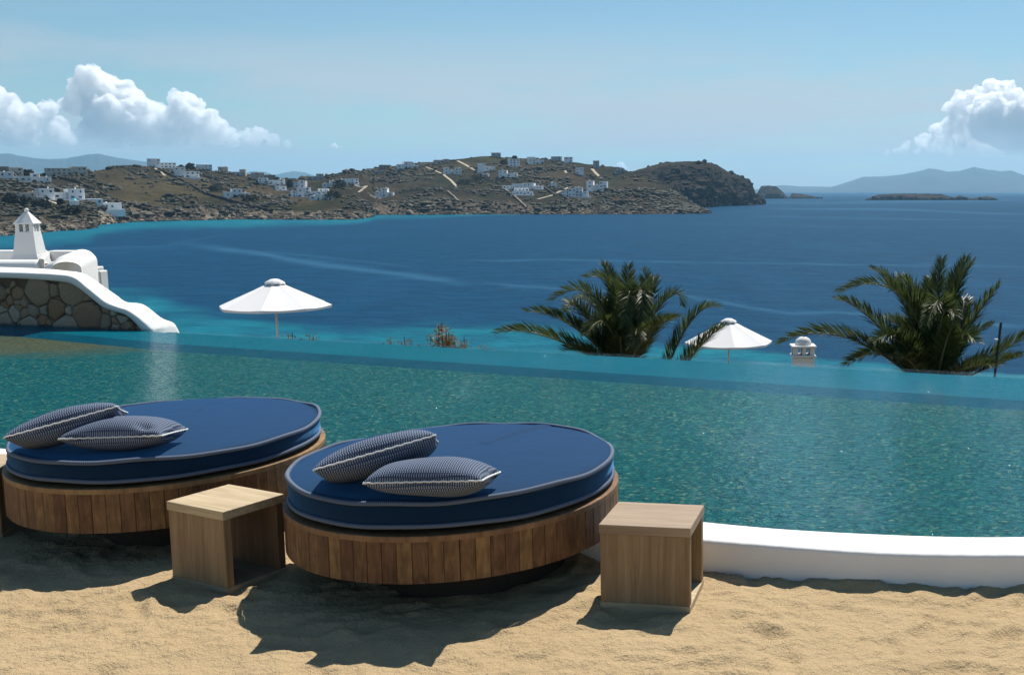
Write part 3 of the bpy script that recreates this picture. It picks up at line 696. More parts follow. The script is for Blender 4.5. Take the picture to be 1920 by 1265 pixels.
palm((1748, 738), 20, [((1592, 634), (1463, 643), -.3), ((1676, 668), (1588, 682), -.8), ((1642, 606), (1570, 562), .4), ((1694, 560), (1576, 546), -.2), ((1694, 570), (1638, 506), .5), ((1752, 585), (1766, 487), .3),
    ((1784, 575), (1824, 494), .2), ((1772, 585), (1811, 485), .6), ((1812, 622), (1874, 536), 0), ((1868, 664), (1968, 606), -.4), ((1763, 575), (1738, 606), -1.3), ((1738, 590), (1745, 522), .8), ((1716, 590), (1690, 518), .9),
    ((1800, 600), (1800, 560), .9), ((1700, 640), (1640, 640), -1.1), ((1790, 640), (1830, 640), -1.2), ((1720, 560), (1680, 540), .2), ((1765, 600), (1790, 590), -1.0), ((1850, 690), (1915, 668), -.9)],
    .50, 'fuller palm crown beside the dark leaning post', TG, 9, 13)
# ------------------------------------------------------------------ shrubs along the pool edge, small chimney, post
def shrub(px, py_top, px_w, Y, label, n, seed, spike=0):
    rnd = random.Random(seed); t = aty(px, py_top, Y); sc_ = Y / 2100; root = empty('shrub', (t.x, Y, TG)); tag(root, label, 'shrub', 'low shrubs along the pool edge')
    hgt = t.z - TG; V = []; Fc = []; C = []; SV = []; SF = []
    for i in range(n):
        off = rnd.uniform(-.5, .5) * px_w * sc_; top = hgt * 1 - abs(off) * rnd.uniform(.1, .9) - rnd.uniform(0, .25)
        if spike and i < 3: off *= .1; top = hgt
        P = [Vector((off * .3, 0, 0)), Vector((off * .8, rnd.uniform(-.2, .2), top * .6)), Vector((off, rnd.uniform(-.25, .25), top))]
        P = catmull(P, 6); v, f_ = tube_geo(P, [.005] * len(P), 4); b0 = len(SV); SV += v; SF += [tuple(q + b0 for q in g) for g in f_]
        for j in range(46):
            s = rnd.uniform(.86, 1); _f = s * (len(P) - 1); _i = min(len(P) - 2, int(_f)); q = P[_i].lerp(P[_i + 1], _f - _i) + Vector((rnd.gauss(0, .05), rnd.gauss(0, .06), rnd.uniform(-.12, .02)))
            d = Vector((rnd.gauss(0, 1), rnd.gauss(0, 1), rnd.uniform(-.2, 1.2))).normalized(); w = d.cross(Vector((rnd.gauss(0, 1), rnd.gauss(0, 1), rnd.gauss(0, 1)))).normalized()
            l_ = rnd.uniform(.035, .075); b = len(V); V += [q, q + d * l_ * .5 + w * l_ * .22, q + d * l_, q + d * l_ * .5 - w * l_ * .22]; Fc.append((b, b + 1, b + 2, b + 3)); C += [rnd.random()] * 4
    o = mesh('foliage', V, Fc, M['shrub_leaf'], root); color_attr(o, C); mesh('stem', SV, SF, M['stem'], root)
for a in [(534, 618, 16, 19.5, 'tiny sprig of a shrub close beside the lone parasol pole', 5, 1), (560, 617, 30, 19.5, 'thin low shrub a little way from the lone parasol pole', 9, 2), (585, 625, 12, 19, 'last small sprig in the row next to the lone parasol', 4, 3),
          (730, 633, 22, 18, 'small reddish sprig beginning the wide row of shrubs', 6, 4), (770, 626, 34, 18, 'loose greenish shrub in the middle of the wide row', 10, 5), (828, 606, 40, 18, 'tallest reddish shrub with one upright spike', 13, 6, 1), (855, 620, 34, 18, 'bushy shrub touching the tall spiked one', 12, 7), (908, 644, 12, 17.6, 'single rusty tuft standing alone near the first palm', 4, 8)]: shrub(*a)
Yc = 36; a = aty(1484, 683, Yc); b = aty(1527, 683, Yc); w = b.x - a.x; cx = (a.x + b.x) / 2
c2 = empty('small_chimney', (cx, Yc, -6.0), R(4)); tag(c2, 'small white chimney with two square openings and domed top', 'chimney')
zz = lambda y: aty(1506, y, Yc).z + 6.0
from_bm('shaft', box_bm(w * .92, w * .7, zz(668), (0, 0, zz(668) / 2), .02), M['plaster'], c2)
from_bm('ledge', box_bm(w * 1.06, w * .84, zz(664) - zz(668), (0, 0, (zz(664) + zz(668)) / 2), .02), M['plaster'], c2)
h1, h2 = zz(664), zz(650)
for sx in (-1, 0, 1):
    for sy in (-1, 1): from_bm('corner_post', box_bm(w * (.2 if sx else .16), w * .16, h2 - h1, (sx * w * .36, sy * w * .25, (h1 + h2) / 2), .01), M['plaster'], c2)
from_bm('ledge', box_bm(w * 1.08, w * .86, zz(646) - h2, (0, 0, (zz(646) + h2) / 2), .02), M['plaster'], c2)
V = []
for i in range(9):
    t = math.pi / 2 * i / 8
    V += [(w * .37 * math.cos(t) ** .8 * math.cos(2 * math.pi * j / 20), w * .33 * math.cos(t) ** .8 * math.sin(2 * math.pi * j / 20), zz(646) + (zz(631) - zz(646)) * math.sin(t)) for j in range(20)]
mesh('dome', V, [(i * 20 + j, i * 20 + (j + 1) % 20, (i + 1) * 20 + (j + 1) % 20, (i + 1) * 20 + j) for i in range(8) for j in range(20)], M['plaster'], c2, True)
Yp = 19; t = aty(1877, 604, Yp); b = aty(1866, 697, Yp); d = (t - b).normalized(); bb = t + d * ((TG - t.z) / d.z)
po = empty('lamp_post', (bb.x, Yp, TG)); tag(po, 'thin dark post leaning behind the palm, with a small white fitting', 'post')
q = t - bb; q = Vector((q.x, 0, q.z)); v, f_ = tube_geo([(0, 0, 0), q], .022, 8); mesh('post', v, f_, M['dark_metal'], po)
q2 = aty(1869, 636, Yp) - Vector((bb.x, Yp, TG)); from_bm('fitting', box_bm(.06, .05, .03, bev=.005), M['white_metal'], po, loc=(q2.x - .02, -.04, q2.z))
# ------------------------------------------------------------------ sea
pxs = np.concatenate([np.linspace(-5000, -300, 40), np.linspace(-280, 2200, 420), np.linspace(2250, 6000, 30)])
pys = np.concatenate([[359.15, 359.6, 360.2], np.linspace(361, 700, 220), np.linspace(706, 1000, 30)])
camv = np.array([0, 0, H])
def ray_np(px, py):
    a = (px - CX) / F; c = -(py - CY) / F; cp, sp = math.cos(PITCH), math.sin(PITCH)
    return np.stack([a, cp + c * sp, -sp + c * cp], -1)
def at_np(px, py, z): d = ray_np(px, py); return camv + d * ((z - H) / d[..., 2:3])
SH_X = [-1500, -300, 0, 70, 100, 150, 175, 184, 250, 330, 420, 480, 520, 600, 660, 690, 705, 800, 900, 1000, 1100, 1200, 1300, 1335]
SH_Y = [480, 452, 442, 437, 433, 431, 427, 421, 416, 414, 412, 411.5, 412, 412, 412, 408, 403, 403, 402, 402, 402, 402, 401, 400]
GX, GY = np.meshgrid(pxs, pys, indexing='ij')
# far water first: rows by distance so that the sheet ends on a straight far line
V = at_np(GX, GY, SEA)
wob = fbm(np.stack([GX / 130, GY / 16], -1), 4, 60); wob2 = fbm(np.stack([GX / 60, GY / 7], -1), 3, 66)
sh = np.interp(GX, SH_X, SH_Y)
off = GY - sh
lim = np.interp(GX, [-300, 0, 200, 400, 600, 700, 800, 900, 1000], [40, 34, 28, 20, 12, 9, 7, 4, 0])
shoal = (1 - sstep(.25, 1.0, off / np.maximum(lim * (1 + .7 * wob), .5))) * (GX < 1000)
e_y = 621 + (GX - 335) * (705 - 621) / 1580
nlim = np.interp(GX, [-300, 100, 300, 420, 520, 640, 800, 1000, 1200, 1400, 1600, 1900], [130, 110, 85, 70, 45, 42, 66, 78, 40, 34, 20, 6])
sh2 = sstep(.15, .75, (GY - (e_y - nlim * (1 + .35 * wob))) / np.maximum(nlim, 4)) * (.72 + .5 * wob2)
shoal = np.clip(np.maximum(shoal * (.72 + .35 * wob2), sh2), 0, 1)
slick = np.zeros_like(GX)
for pts, wd_, st in [([(380, 462), (470, 472), (560, 490), (700, 508), (860, 530)], 5, .8), ([(330, 455), (560, 478), (760, 498)], 2.2, .35), ([(860, 488), (1130, 488), (1420, 494), (1920, 500)], 1.3, .6), ([(900, 530), (1040, 541), (1270, 552), (1480, 588), (1570, 585), (1920, 612)], 3, .6),
                     ([(1340, 378), (1560, 380), (1920, 376)], 2.0, .55), ([(1440, 391), (1640, 392), (1920, 402)], 1.6, .8), ([(1400, 405), (1920, 415)], 1.2, .45), ([(1250, 420), (1700, 428), (1920, 424)], 1.0, .3), ([(1440, 368), (1920, 366)], 1.2, .4), ([(0, 470), (300, 462), (420, 440)], 2.0, .3)]:
    px_, py_ = zip(*pts); yv = np.interp(GX, px_, py_) + 2.2 * wob; inside = sstep(px_[0] - 40, px_[0] + 60, GX) * (1 - sstep(px_[-1] - 60, px_[-1] + 60, GX))
    slick = np.maximum(slick, st * np.exp(-((GY - yv) / (wd_ * (1 + .5 * wob2))) ** 2) * inside)
nx, ny = GX.shape; fa = (np.arange(nx - 1)[:, None] * ny + np.arange(ny - 1)[None, :]).ravel()
k = NT('sea_water'); a = k.n('Attribute', attribute_name='Col'); sp = k.n('SeparateColor', {0: a.outputs['Color']}); c = k.coord()
n1 = k.noise(k.coord('Object', (1, 1.0, 1)), .10, 6, .62); n2 = k.noise(k.coord('Object', (1, .55, 1)), .022, 5, .6); n3 = k.noise(c, .0016, 4)
deep = k.mix(n3, (.0005, .042, .098), (.0008, .054, .122))
deep = k.mix(k.ramp(n1, [(.40, (0, 0, 0)), (.60, (.55, .55, .55))]), deep, (.0008, .029, .07))
deep = k.mix(k.ramp(n2, [(.5, (0, 0, 0)), (.7, (.35, .35, .35))]), deep, (.005, .062, .14))
tq = k.mix(n1, (.003, .12, .17), (.006, .175, .22))
colr = k.mix(sp.outputs[0], deep, tq); colr = k.mix(k.math('MULTIPLY', sp.outputs[1], .5), colr, (.045, .16, .27))  # sky reflection on the smooth slicks, painted as paler blue
nm = k.bump(n1, 1.0, 1.2, k.bump(k.noise(c, .6, 4, .6), .6, .25))
M['sea'] = k.done(k.pbr(colr, .45, nm, .02))
sea = mesh('sea', V.reshape(-1, 3), np.stack([fa, fa + 1, fa + ny + 1, fa + ny], -1), M['sea'], smooth=True); tag(sea, kind='structure')
color_attr(sea, np.stack([shoal.ravel(), slick.ravel(), slick.ravel() * 0], -1))
# ------------------------------------------------------------------ far coast
def land(name, px0, px1, npx, shx, shy, rdx, rdy, depth, prof, rows, rough, seed, mat, colf, back=14, rock=2.0):
    """height field: from the shoreline up to the skyline and down behind it"""
    px = np.linspace(px0, px1, npx); sy = np.interp(px, shx, shy); ry = np.interp(px, rdx, rdy)
    s0 = at_np(px, sy, SEA); dirs = ray_np(px, np.full_like(px, HY)); dirs = dirs[:, :2] / np.linalg.norm(dirs[:, :2], axis=1)[:, None]
    d0 = np.linalg.norm(s0[:, :2], axis=1); dep = np.interp(px, *depth) if isinstance(depth, tuple) else depth
    rr = ray_np(px, ry); sl = rr[:, 2] / np.linalg.norm(rr[:, :2], axis=1)
    d1 = d0 + dep; z1 = np.maximum(H + sl * d1, SEA + .6)
    T = np.concatenate([np.linspace(-.03, 1, rows) , 1 + np.linspace(0, 1, back + 1)[1:] ** 1.3 * 1.2])
    tt, D0 = np.meshgrid(T, d0); D1 = d1[:, None]; Z1 = z1[:, None]; d = D0 + (D1 - D0) * tt
    xy = dirs[:, None, :] * d[..., None]
    g = np.where(tt <= 1, prof(np.clip(tt, 0, 1)), 1 - 1.25 * np.clip(tt - 1, 0, 2) ** 1.5)
    amp = np.minimum((Z1 - SEA) * .16, rough)
    n1_ = fbm(xy / 75, 4, seed) * amp * sstep(0, .12, tt) * (1 - .75 * sstep(.75, 1.0, tt))
    n2_ = (fbm(xy / 13, 4, seed + 9, .6, True)) * rock * (1.25 * np.exp(-((tt - .055) / .06) ** 2) + .22) * sstep(-.02, .02, tt)
    n3_ = fbm(xy / 30, 3, seed + 4) * amp * .35 * sstep(0, .1, tt)
    z = SEA + (Z1 - SEA) * g + n1_ + n2_ + n3_
    z = np.where(tt < 0, SEA - 2.5, z)
    V = np.concatenate([xy, z[..., None]], -1); nu, nv = z.shape
    fa = (np.arange(nu - 1)[:, None] * nv + np.arange(nv - 1)[None, :]).ravel(); Fc = np.stack([fa, fa + nv, fa + nv + 1, fa + 1], -1)
    o = mesh(name, V.reshape(-1, 3), Fc, mat, smooth=False); tag(o, kind='structure')
    color_attr(o, colf(px[:, None] + tt * 0, tt, xy, z).reshape(-1, 3))
    return o, V
k = NT('coast_ground'); a = k.n('Attribute', attribute_name='Col'); c = k.coord()
nb = k.noise(c, .22, 8, .78); ns = k.noise(c, .7, 5, .75)
col = k.mix(k.ramp(nb, [(.42, (0, 0, 0)), (.58, (.8, .8, .8))]), a.outputs['Color'], k.mix(.75, a.outputs['Color'], (.016, .017, .010)))
col = k.mix(k.ramp(ns, [(.56, (0, 0, 0)), (.68, (.6, .6, .6))]), col, k.mix(.3, a.outputs['Color'], (.30, .25, .19)))
M['coast'] = k.done(k.pbr(col, .95, k.bump(nb, 1.0, 1.6), .05))
def lerp3(a, b, t): return np.asarray(a) * (1 - t[..., None]) + np.asarray(b) * t[..., None]
# soil, scrub and field patches (photo pixel, radius x, radius y, colour)
PATCH = [(1215, 373, 55, 9, (.15, .075, .05)), (897, 361, 42, 5, (.035, .028, .022)), (560, 388, 60, 12, (.055, .07, .022)), (620, 377, 50, 8, (.04, .05, .018)), (860, 342, 60, 9, (.035, .045, .018)), (1010, 385, 40, 6, (.06, .075, .02)), (1075, 377, 30, 5, (.06, .075, .02)), (790, 378, 50, 6, (.07, .085, .025)),
         (320, 350, 120, 26, (.155, .12, .055)), (250, 380, 60, 14, (.15, .12, .05)), (480, 360, 50, 14, (.17, .115, .06)), (560, 375, 40, 8, (.15, .105, .055)), (60, 375, 60, 12, (.04, .05, .02)), (130, 385, 50, 8, (.05, .06, .02)), (840, 378, 60, 10, (.15, .12, .085)), (740, 335, 60, 16, (.10, .08, .055)), (1040, 330, 60, 8, (.12, .09, .06)), (1180, 378, 14, 6, (.04, .055, .02)), (1150, 345, 40, 10, (.075, .075, .035)), (40, 410, 60, 14, (.09, .085, .035)), (930, 300, 40, 6, (.10, .10, .04)), (870, 312, 14, 8, (.13, .12, .045))]
def near_col(px, tt, xy, z):
    n = fbm(xy / 45, 4, 88); n2 = fbm(xy / 16, 3, 91)
    c = lerp3((.042, .033, .020), (.078, .058, .035), sstep(-.4, .4, n)); c = lerp3(c, (.032, .035, .017), sstep(.1, .45, n2))
    d = np.linalg.norm(xy, axis=-1); py = HY - 2100 * (z - H) / d
    for x, y, rx, ry, col_ in PATCH:
        w = np.exp(-(((px - x) / rx) ** 2 + ((py - y) / ry) ** 2) ** 2) * np.clip(.75 + .6 * n2, 0, 1); c = lerp3(c, np.array(col_) * .72, w)
    rk = lerp3((.22, .175, .13), (.07, .058, .05), sstep(-.3, .4, fbm(xy / 9, 3, 93)))
    dk = np.interp(px, [600, 720, 1000, 1335], [0, .15, .45, .75]); rk = lerp3(rk, (.10, .085, .075), dk * np.clip(.7 + n, 0, 1))
    c = lerp3(c, rk, (1 - sstep(.06, .16, tt + .05 * n2)) * .95)
    bch = np.maximum(np.exp(-(((px - 410) / 22) ** 2)), np.exp(-(((px - 200) / 16) ** 2))) * (1 - sstep(.03, .05, tt)); c = lerp3(c, (.52, .42, .30), np.clip(bch, 0, 1))
    return c
RG_X = [-1500, -300, 0, 60, 100, 150, 200, 215, 235, 270, 300, 340, 375, 400, 440, 480, 520, 560, 600, 620, 660, 690, 720, 760, 800, 850, 880, 920, 960, 1000, 1050, 1080, 1100, 1150, 1182, 1225, 1258, 1279, 1308, 1335]
RG_Y = [330, 322, 326, 326, 327, 323, 318, 314, 309.5, 310, 313, 314, 317, 318, 323, 328, 334, 336, 335, 329, 323, 319, 314, 309, 305, 300, 296, 293, 294, 298, 300, 303, 307, 314, 322, 335, 353, 368, 387, 399.5]
coast, CV = land('coast_hillside', -900, 1335, 900, SH_X, SH_Y, RG_X, RG_Y, ([-900, 0, 300, 560, 900, 1150, 1335], [420, 420, 380, 420, 420, 330, 40]), lambda t: .085 * sstep(0, .07, t) + .915 * (.55 * t + .45 * t ** 1.7), 100, 6.5, 200, M['coast'], near_col)
def head_col(px, tt, xy, z):
    n = fbm(xy / 40, 4, 188); n2 = fbm(xy / 14, 3, 191)
    c = lerp3((.016, .014, .014), (.042, .033, .027), sstep(-.4, .5, n2)); c = lerp3(c, (.07, .054, .034), sstep(.62, .95, tt) * np.clip(.75 + n, 0, 1)); c = lerp3(c, (.19, .155, .115), (1 - sstep(.02, .07, tt)) * np.clip(.6 + n2, 0, 1) * .8)
    return c
head, HV = land('rocky_headland', 1120, 1434, 330, [1100, 1319, 1350, 1412, 1434], [392, 389.5, 387, 384.6, 383.2], [1100, 1150, 1181, 1190, 1215, 1240, 1256, 1290, 1330, 1350, 1371, 1390, 1405, 1411, 1416, 1421, 1434], [330, 325, 321.5, 320, 313, 307, 302, 301.5, 303.5, 311, 325, 334.5, 337.5, 348, 362, 378, 383], ([1100, 1300, 1400, 1434], [200, 140, 70, 15]), lambda t: .14 * sstep(0, .06, t) + .86 * (t ** .62), 80, 9, 300, M['coast'], head_col, rock=6.5)
def isl(name, x0, x1, sy, prx, pry, seed, depth):
    return land(name, x0, x1, int((x1 - x0) * 1.3), [x0, x1], [sy, sy], prx, pry, depth, lambda t: t ** .5, 26, 5, seed, M['coast'], lambda px, tt, xy, z: lerp3((.03, .027, .026), (.07, .056, .047), sstep(-.4, .4, fbm(xy / 22, 3, seed))), 10, 6.0)
isl('rocky_islet', 1413, 1481, 372.6, [1413, 1421, 1427, 1440, 1455, 1466, 1474, 1481], [370, 360, 350, 348.5, 349, 358, 367, 372], 410, 70)
isl('low_rocky_islet', 1480, 1542, 372.4, [1480, 1485, 1500, 1515, 1530, 1542], [371.5, 362, 363, 365.5, 369, 372], 420, 40)
isl('long_rocky_islet', 1622, 1872, 375.4, [1622, 1636, 1650, 1690, 1720, 1765, 1790, 1800, 1812, 1822, 1850, 1864, 1872], [375, 369, 364.5, 363, 363.5, 364.5, 371, 366.5, 370.5, 372.5, 368.5, 371, 375], 430, 60)
# hazy mountains across the water
k = NT('far_mountain'); c = k.coord(); col = k.mix(k.noise(c, .002, 5, .6), (.045, .055, .05), (.11, .10, .08)); M['far'] = k.done(k.pbr(col, .95, None, .05))
def mount(name, prx, pry, dist, seed):
    x0, x1 = prx[0], prx[-1]; px = np.linspace(x0, x1, int((x1 - x0) / 2.5)); ry = np.interp(px, prx, pry)
    ry = ry + 1.0 * fbm(np.stack([px / 14, px * 0], -1), 4, seed) * np.clip((HY - ry) / 15, 0, 1)
    dirs = ray_np(px, np.full_like(px, HY)); dirs = dirs[:, :2] / np.linalg.norm(dirs[:, :2], axis=1)[:, None]; rr = ray_np(px, ry); sl = rr[:, 2] / np.linalg.norm(rr[:, :2], axis=1)
    T = np.concatenate([np.linspace(0, 1, 26), [1.3, 1.8]]); d = dist + T[None, :] * 2600 + 0 * px[:, None]; z1 = (H + sl * (dist + 2600))[:, None]
    xy = dirs[:, None, :] * d[..., None]; g = np.where(T <= 1, T ** .8, 1 - (T - 1) * 1.3)[None, :]
    z = SEA - 1 + (z1 - SEA) * g + 60 * fbm(xy / 900, 4, seed, .5, True) * np.minimum(1, (z1 - SEA) / 300) * np.clip(T * (1 - T) * 4, 0, 1)[None, :]
    V = np.concatenate([xy, z[..., None]], -1); nu, nv = z.shape; fa = (np.arange(nu - 1)[:, None] * nv + np.arange(nv - 1)[None, :]).ravel()
    tag(mesh(name, V.reshape(-1, 3), np.stack([fa, fa + nv, fa + nv + 1, fa + 1], -1), M['far'], smooth=True), kind='structure')
mount('far_mountains', [1408, 1440, 1470, 1500, 1540, 1560, 1590, 1620, 1650, 1680, 1710, 1740, 1755, 1775, 1800, 1825, 1850, 1875, 1895, 1920, 1980, 2080, 2200], [357, 350, 347, 349.5, 350, 350, 341, 331, 331, 328, 324, 316, 317, 322, 320, 313, 318, 321, 319, 329, 333, 340, 357], 13500, 501)
mount('far_mountains', [-700, -400, -200, -100, 0, 20, 40, 70, 100, 130, 160, 190, 215, 250, 280, 320, 380], [357, 320, 300, 296, 289, 287, 292, 297, 299, 297, 291, 288, 294, 300, 303, 318, 357], 12500, 507)
mount('far_mountains', [400, 440, 460, 480, 500, 515, 530, 550, 575, 600, 640, 680], [357, 330, 323, 321, 323, 328, 325, 321, 324, 332, 343, 357], 14000, 511)
# ------------------------------------------------------------------ things on the far coast
def bvh_of(o):
    m = o.data; v = np.zeros(len(m.vertices) * 3); m.vertices.foreach_get('co', v); v = v.reshape(-1, 3)
    return BVHTree.FromPolygons([tuple(q) for q in v], [tuple(p.vertices) for p in m.polygons])
BV = bvh_of(coast)
def hit(px, py):
    for dy in (0, 1, 2, 3, 4, 5, 6, 7, 8, 10, 12, 15):
        r = BV.ray_cast(Vector((0, 0, H)), ray(px, py + dy).normalized(), 5000)
        if r[0] is not None: return r[0]
    return None
def ground_z(x, y):
    r = BV.ray_cast(Vector((x, y, 400)), Vector((0, 0, -1))); return r[0].z if r[0] is not None else SEA
WALLS = {'w': simple('whitewash', (.88, .88, .87), .8, .04, .3, .1), 'c': simple('cream_render', (.60, .54, .46), .85, .06, .3, .1), 's': simple('stone_render', (.30, .25, .20), .9, .15, .6, .1), 'p': simple('pinkish_render', (.52, .42, .37), .85, .08, .3, .1), 'g': simple('grey_render', (.42, .42, .42), .85, .08, .3, .1)}
M['pane'] = simple('dark_window', (.035, .05, .075), .2, .1, 1, .5); M['bluewin'] = simple('blue_shutter', (.07, .17, .30), .6); M['bdome'] = simple('turquoise_dome', (.08, .38, .42), .5)
win_mesh = {}
for key in ('pane', 'bluewin'):
    b_ = box_bm(1, 1, 1); m = bpy.data.meshes.new('window'); b_.to_mesh(m); b_.free(); m.materials.append(M[key]); win_mesh[key] = m
FORMS = {  # volumes: (x0, x1, y0, y1, height) in fractions of the house's width, depth and height
    'one': [(0, 1, 0, 1, 1)], 'tallL': [(0, .45, 0, 1, 1), (.45, 1, .1, .9, .58)], 'tallR': [(.55, 1, 0, 1, 1), (0, .55, .12, .9, .58)], 'mid': [(.3, .68, .1, 1, 1), (0, .3, 0, .8, .6), (.68, 1, .05, .85, .52)],
    'ends': [(0, .33, 0, 1, 1), (.33, .64, .15, .9, .62), (.64, 1, 0, 1, .96)], 'step': [(0, 1, 0, .55, .55), (.1, .8, .55, 1.2, 1)], 'cluster': [(0, .28, .1, .9, .62), (.24, .52, 0, .8, .9), (.5, .78, .2, 1, 1), (.74, 1, 0, .7, .55)], 'long': [(0, .62, 0, .8, .8), (.62, 1, .1, 1, 1)]}
def house(x0, x1, yt, yb, form, wall, label, win='pane', yaw=None, dome=False):
    i = int(x0 * 7 + yb); rnd = random.Random(i); p = hit((x0 + x1) / 2, yb)
    if p is None: return
    D = math.hypot(p.x, p.y); s = D / 2100; w = (x1 - x0) * s * .97; h = (yb - yt) * s; dp = min(max(w * .62, 6), 13)
    az = math.atan2(-p.x, p.y); yaw = rnd.uniform(-.22, .22) if yaw is None else yaw
    root = empty('hillside_house', p, az + yaw); tag(root, label, 'house', 'houses on the far hillside'); sink = 5
    for (a, b, c, d, hh) in FORMS[form]:
        W_, Dd, Hh = (b - a) * w, (d - c) * dp, h * hh; cx = (a + b) / 2 * w - w / 2; cy = (c + d) / 2 * dp
        bm = box_bm(W_, Dd, Hh + sink, (cx, cy, (Hh - sink) / 2), .12)
        box_bm(W_ + .25, Dd + .25, .35, (cx, cy, Hh + .05), .08, 1, bm)
        wl_ = from_bm('wall', bm, WALLS[wall], root)
        st = max(1, round(Hh / 3.4)); fh = Hh / st; nw = max(1, int(W_ / 3.6))
        for f_ in range(st):
            for q in range(nw):
                if rnd.random() < .18: continue
                wx = cx - W_ / 2 + W_ * (q + .5) / nw + rnd.uniform(-.3, .3); dr = f_ == 0 and rnd.random() < .3; ww = rnd.choice([1.0, 1.3, 2.0]) if not dr else 1.4; wh = 2.1 if dr else min(1.4, fh * .5)
                o = bpy.data.objects.new('door' if dr else 'window', win_mesh[win if rnd.random() < .8 else 'bluewin']); link(o, root); o.scale = (min(ww, W_ * .5), .14, wh); o.location = (wx, cy - Dd / 2 - .03, f_ * fh + (wh / 2 if dr else fh * .55))
        if rnd.random() < .45: from_bm('chimney', box_bm(.7, .7, 1.3, bev=.08), WALLS[wall], root, loc=(cx + W_ * rnd.uniform(-.3, .3), cy, Hh + .6))
    if wall == 'w' and rnd.random() < .45: from_bm('terrace', box_bm(w * 1.12, 3, sink, (w * rnd.uniform(-.06, .06), -1.52, -sink / 2 + .3), .1), WALLS['w'], root)
    if dome:
        V = []
        for a_ in range(8):
            t = math.pi / 2 * a_ / 7; V += [(w * .42 * math.cos(t) * math.cos(2 * math.pi * j / 18), dp * .5 + w * .42 * math.cos(t) * math.sin(2 * math.pi * j / 18), h * .85 + w * .42 * math.sin(t)) for j in range(18)]
        mesh('dome', V, [(a_ * 18 + j, a_ * 18 + (j + 1) % 18, (a_ + 1) * 18 + (j + 1) % 18, (a_ + 1) * 18 + j) for a_ in range(7) for j in range(18)], M['bdome'], root, True)
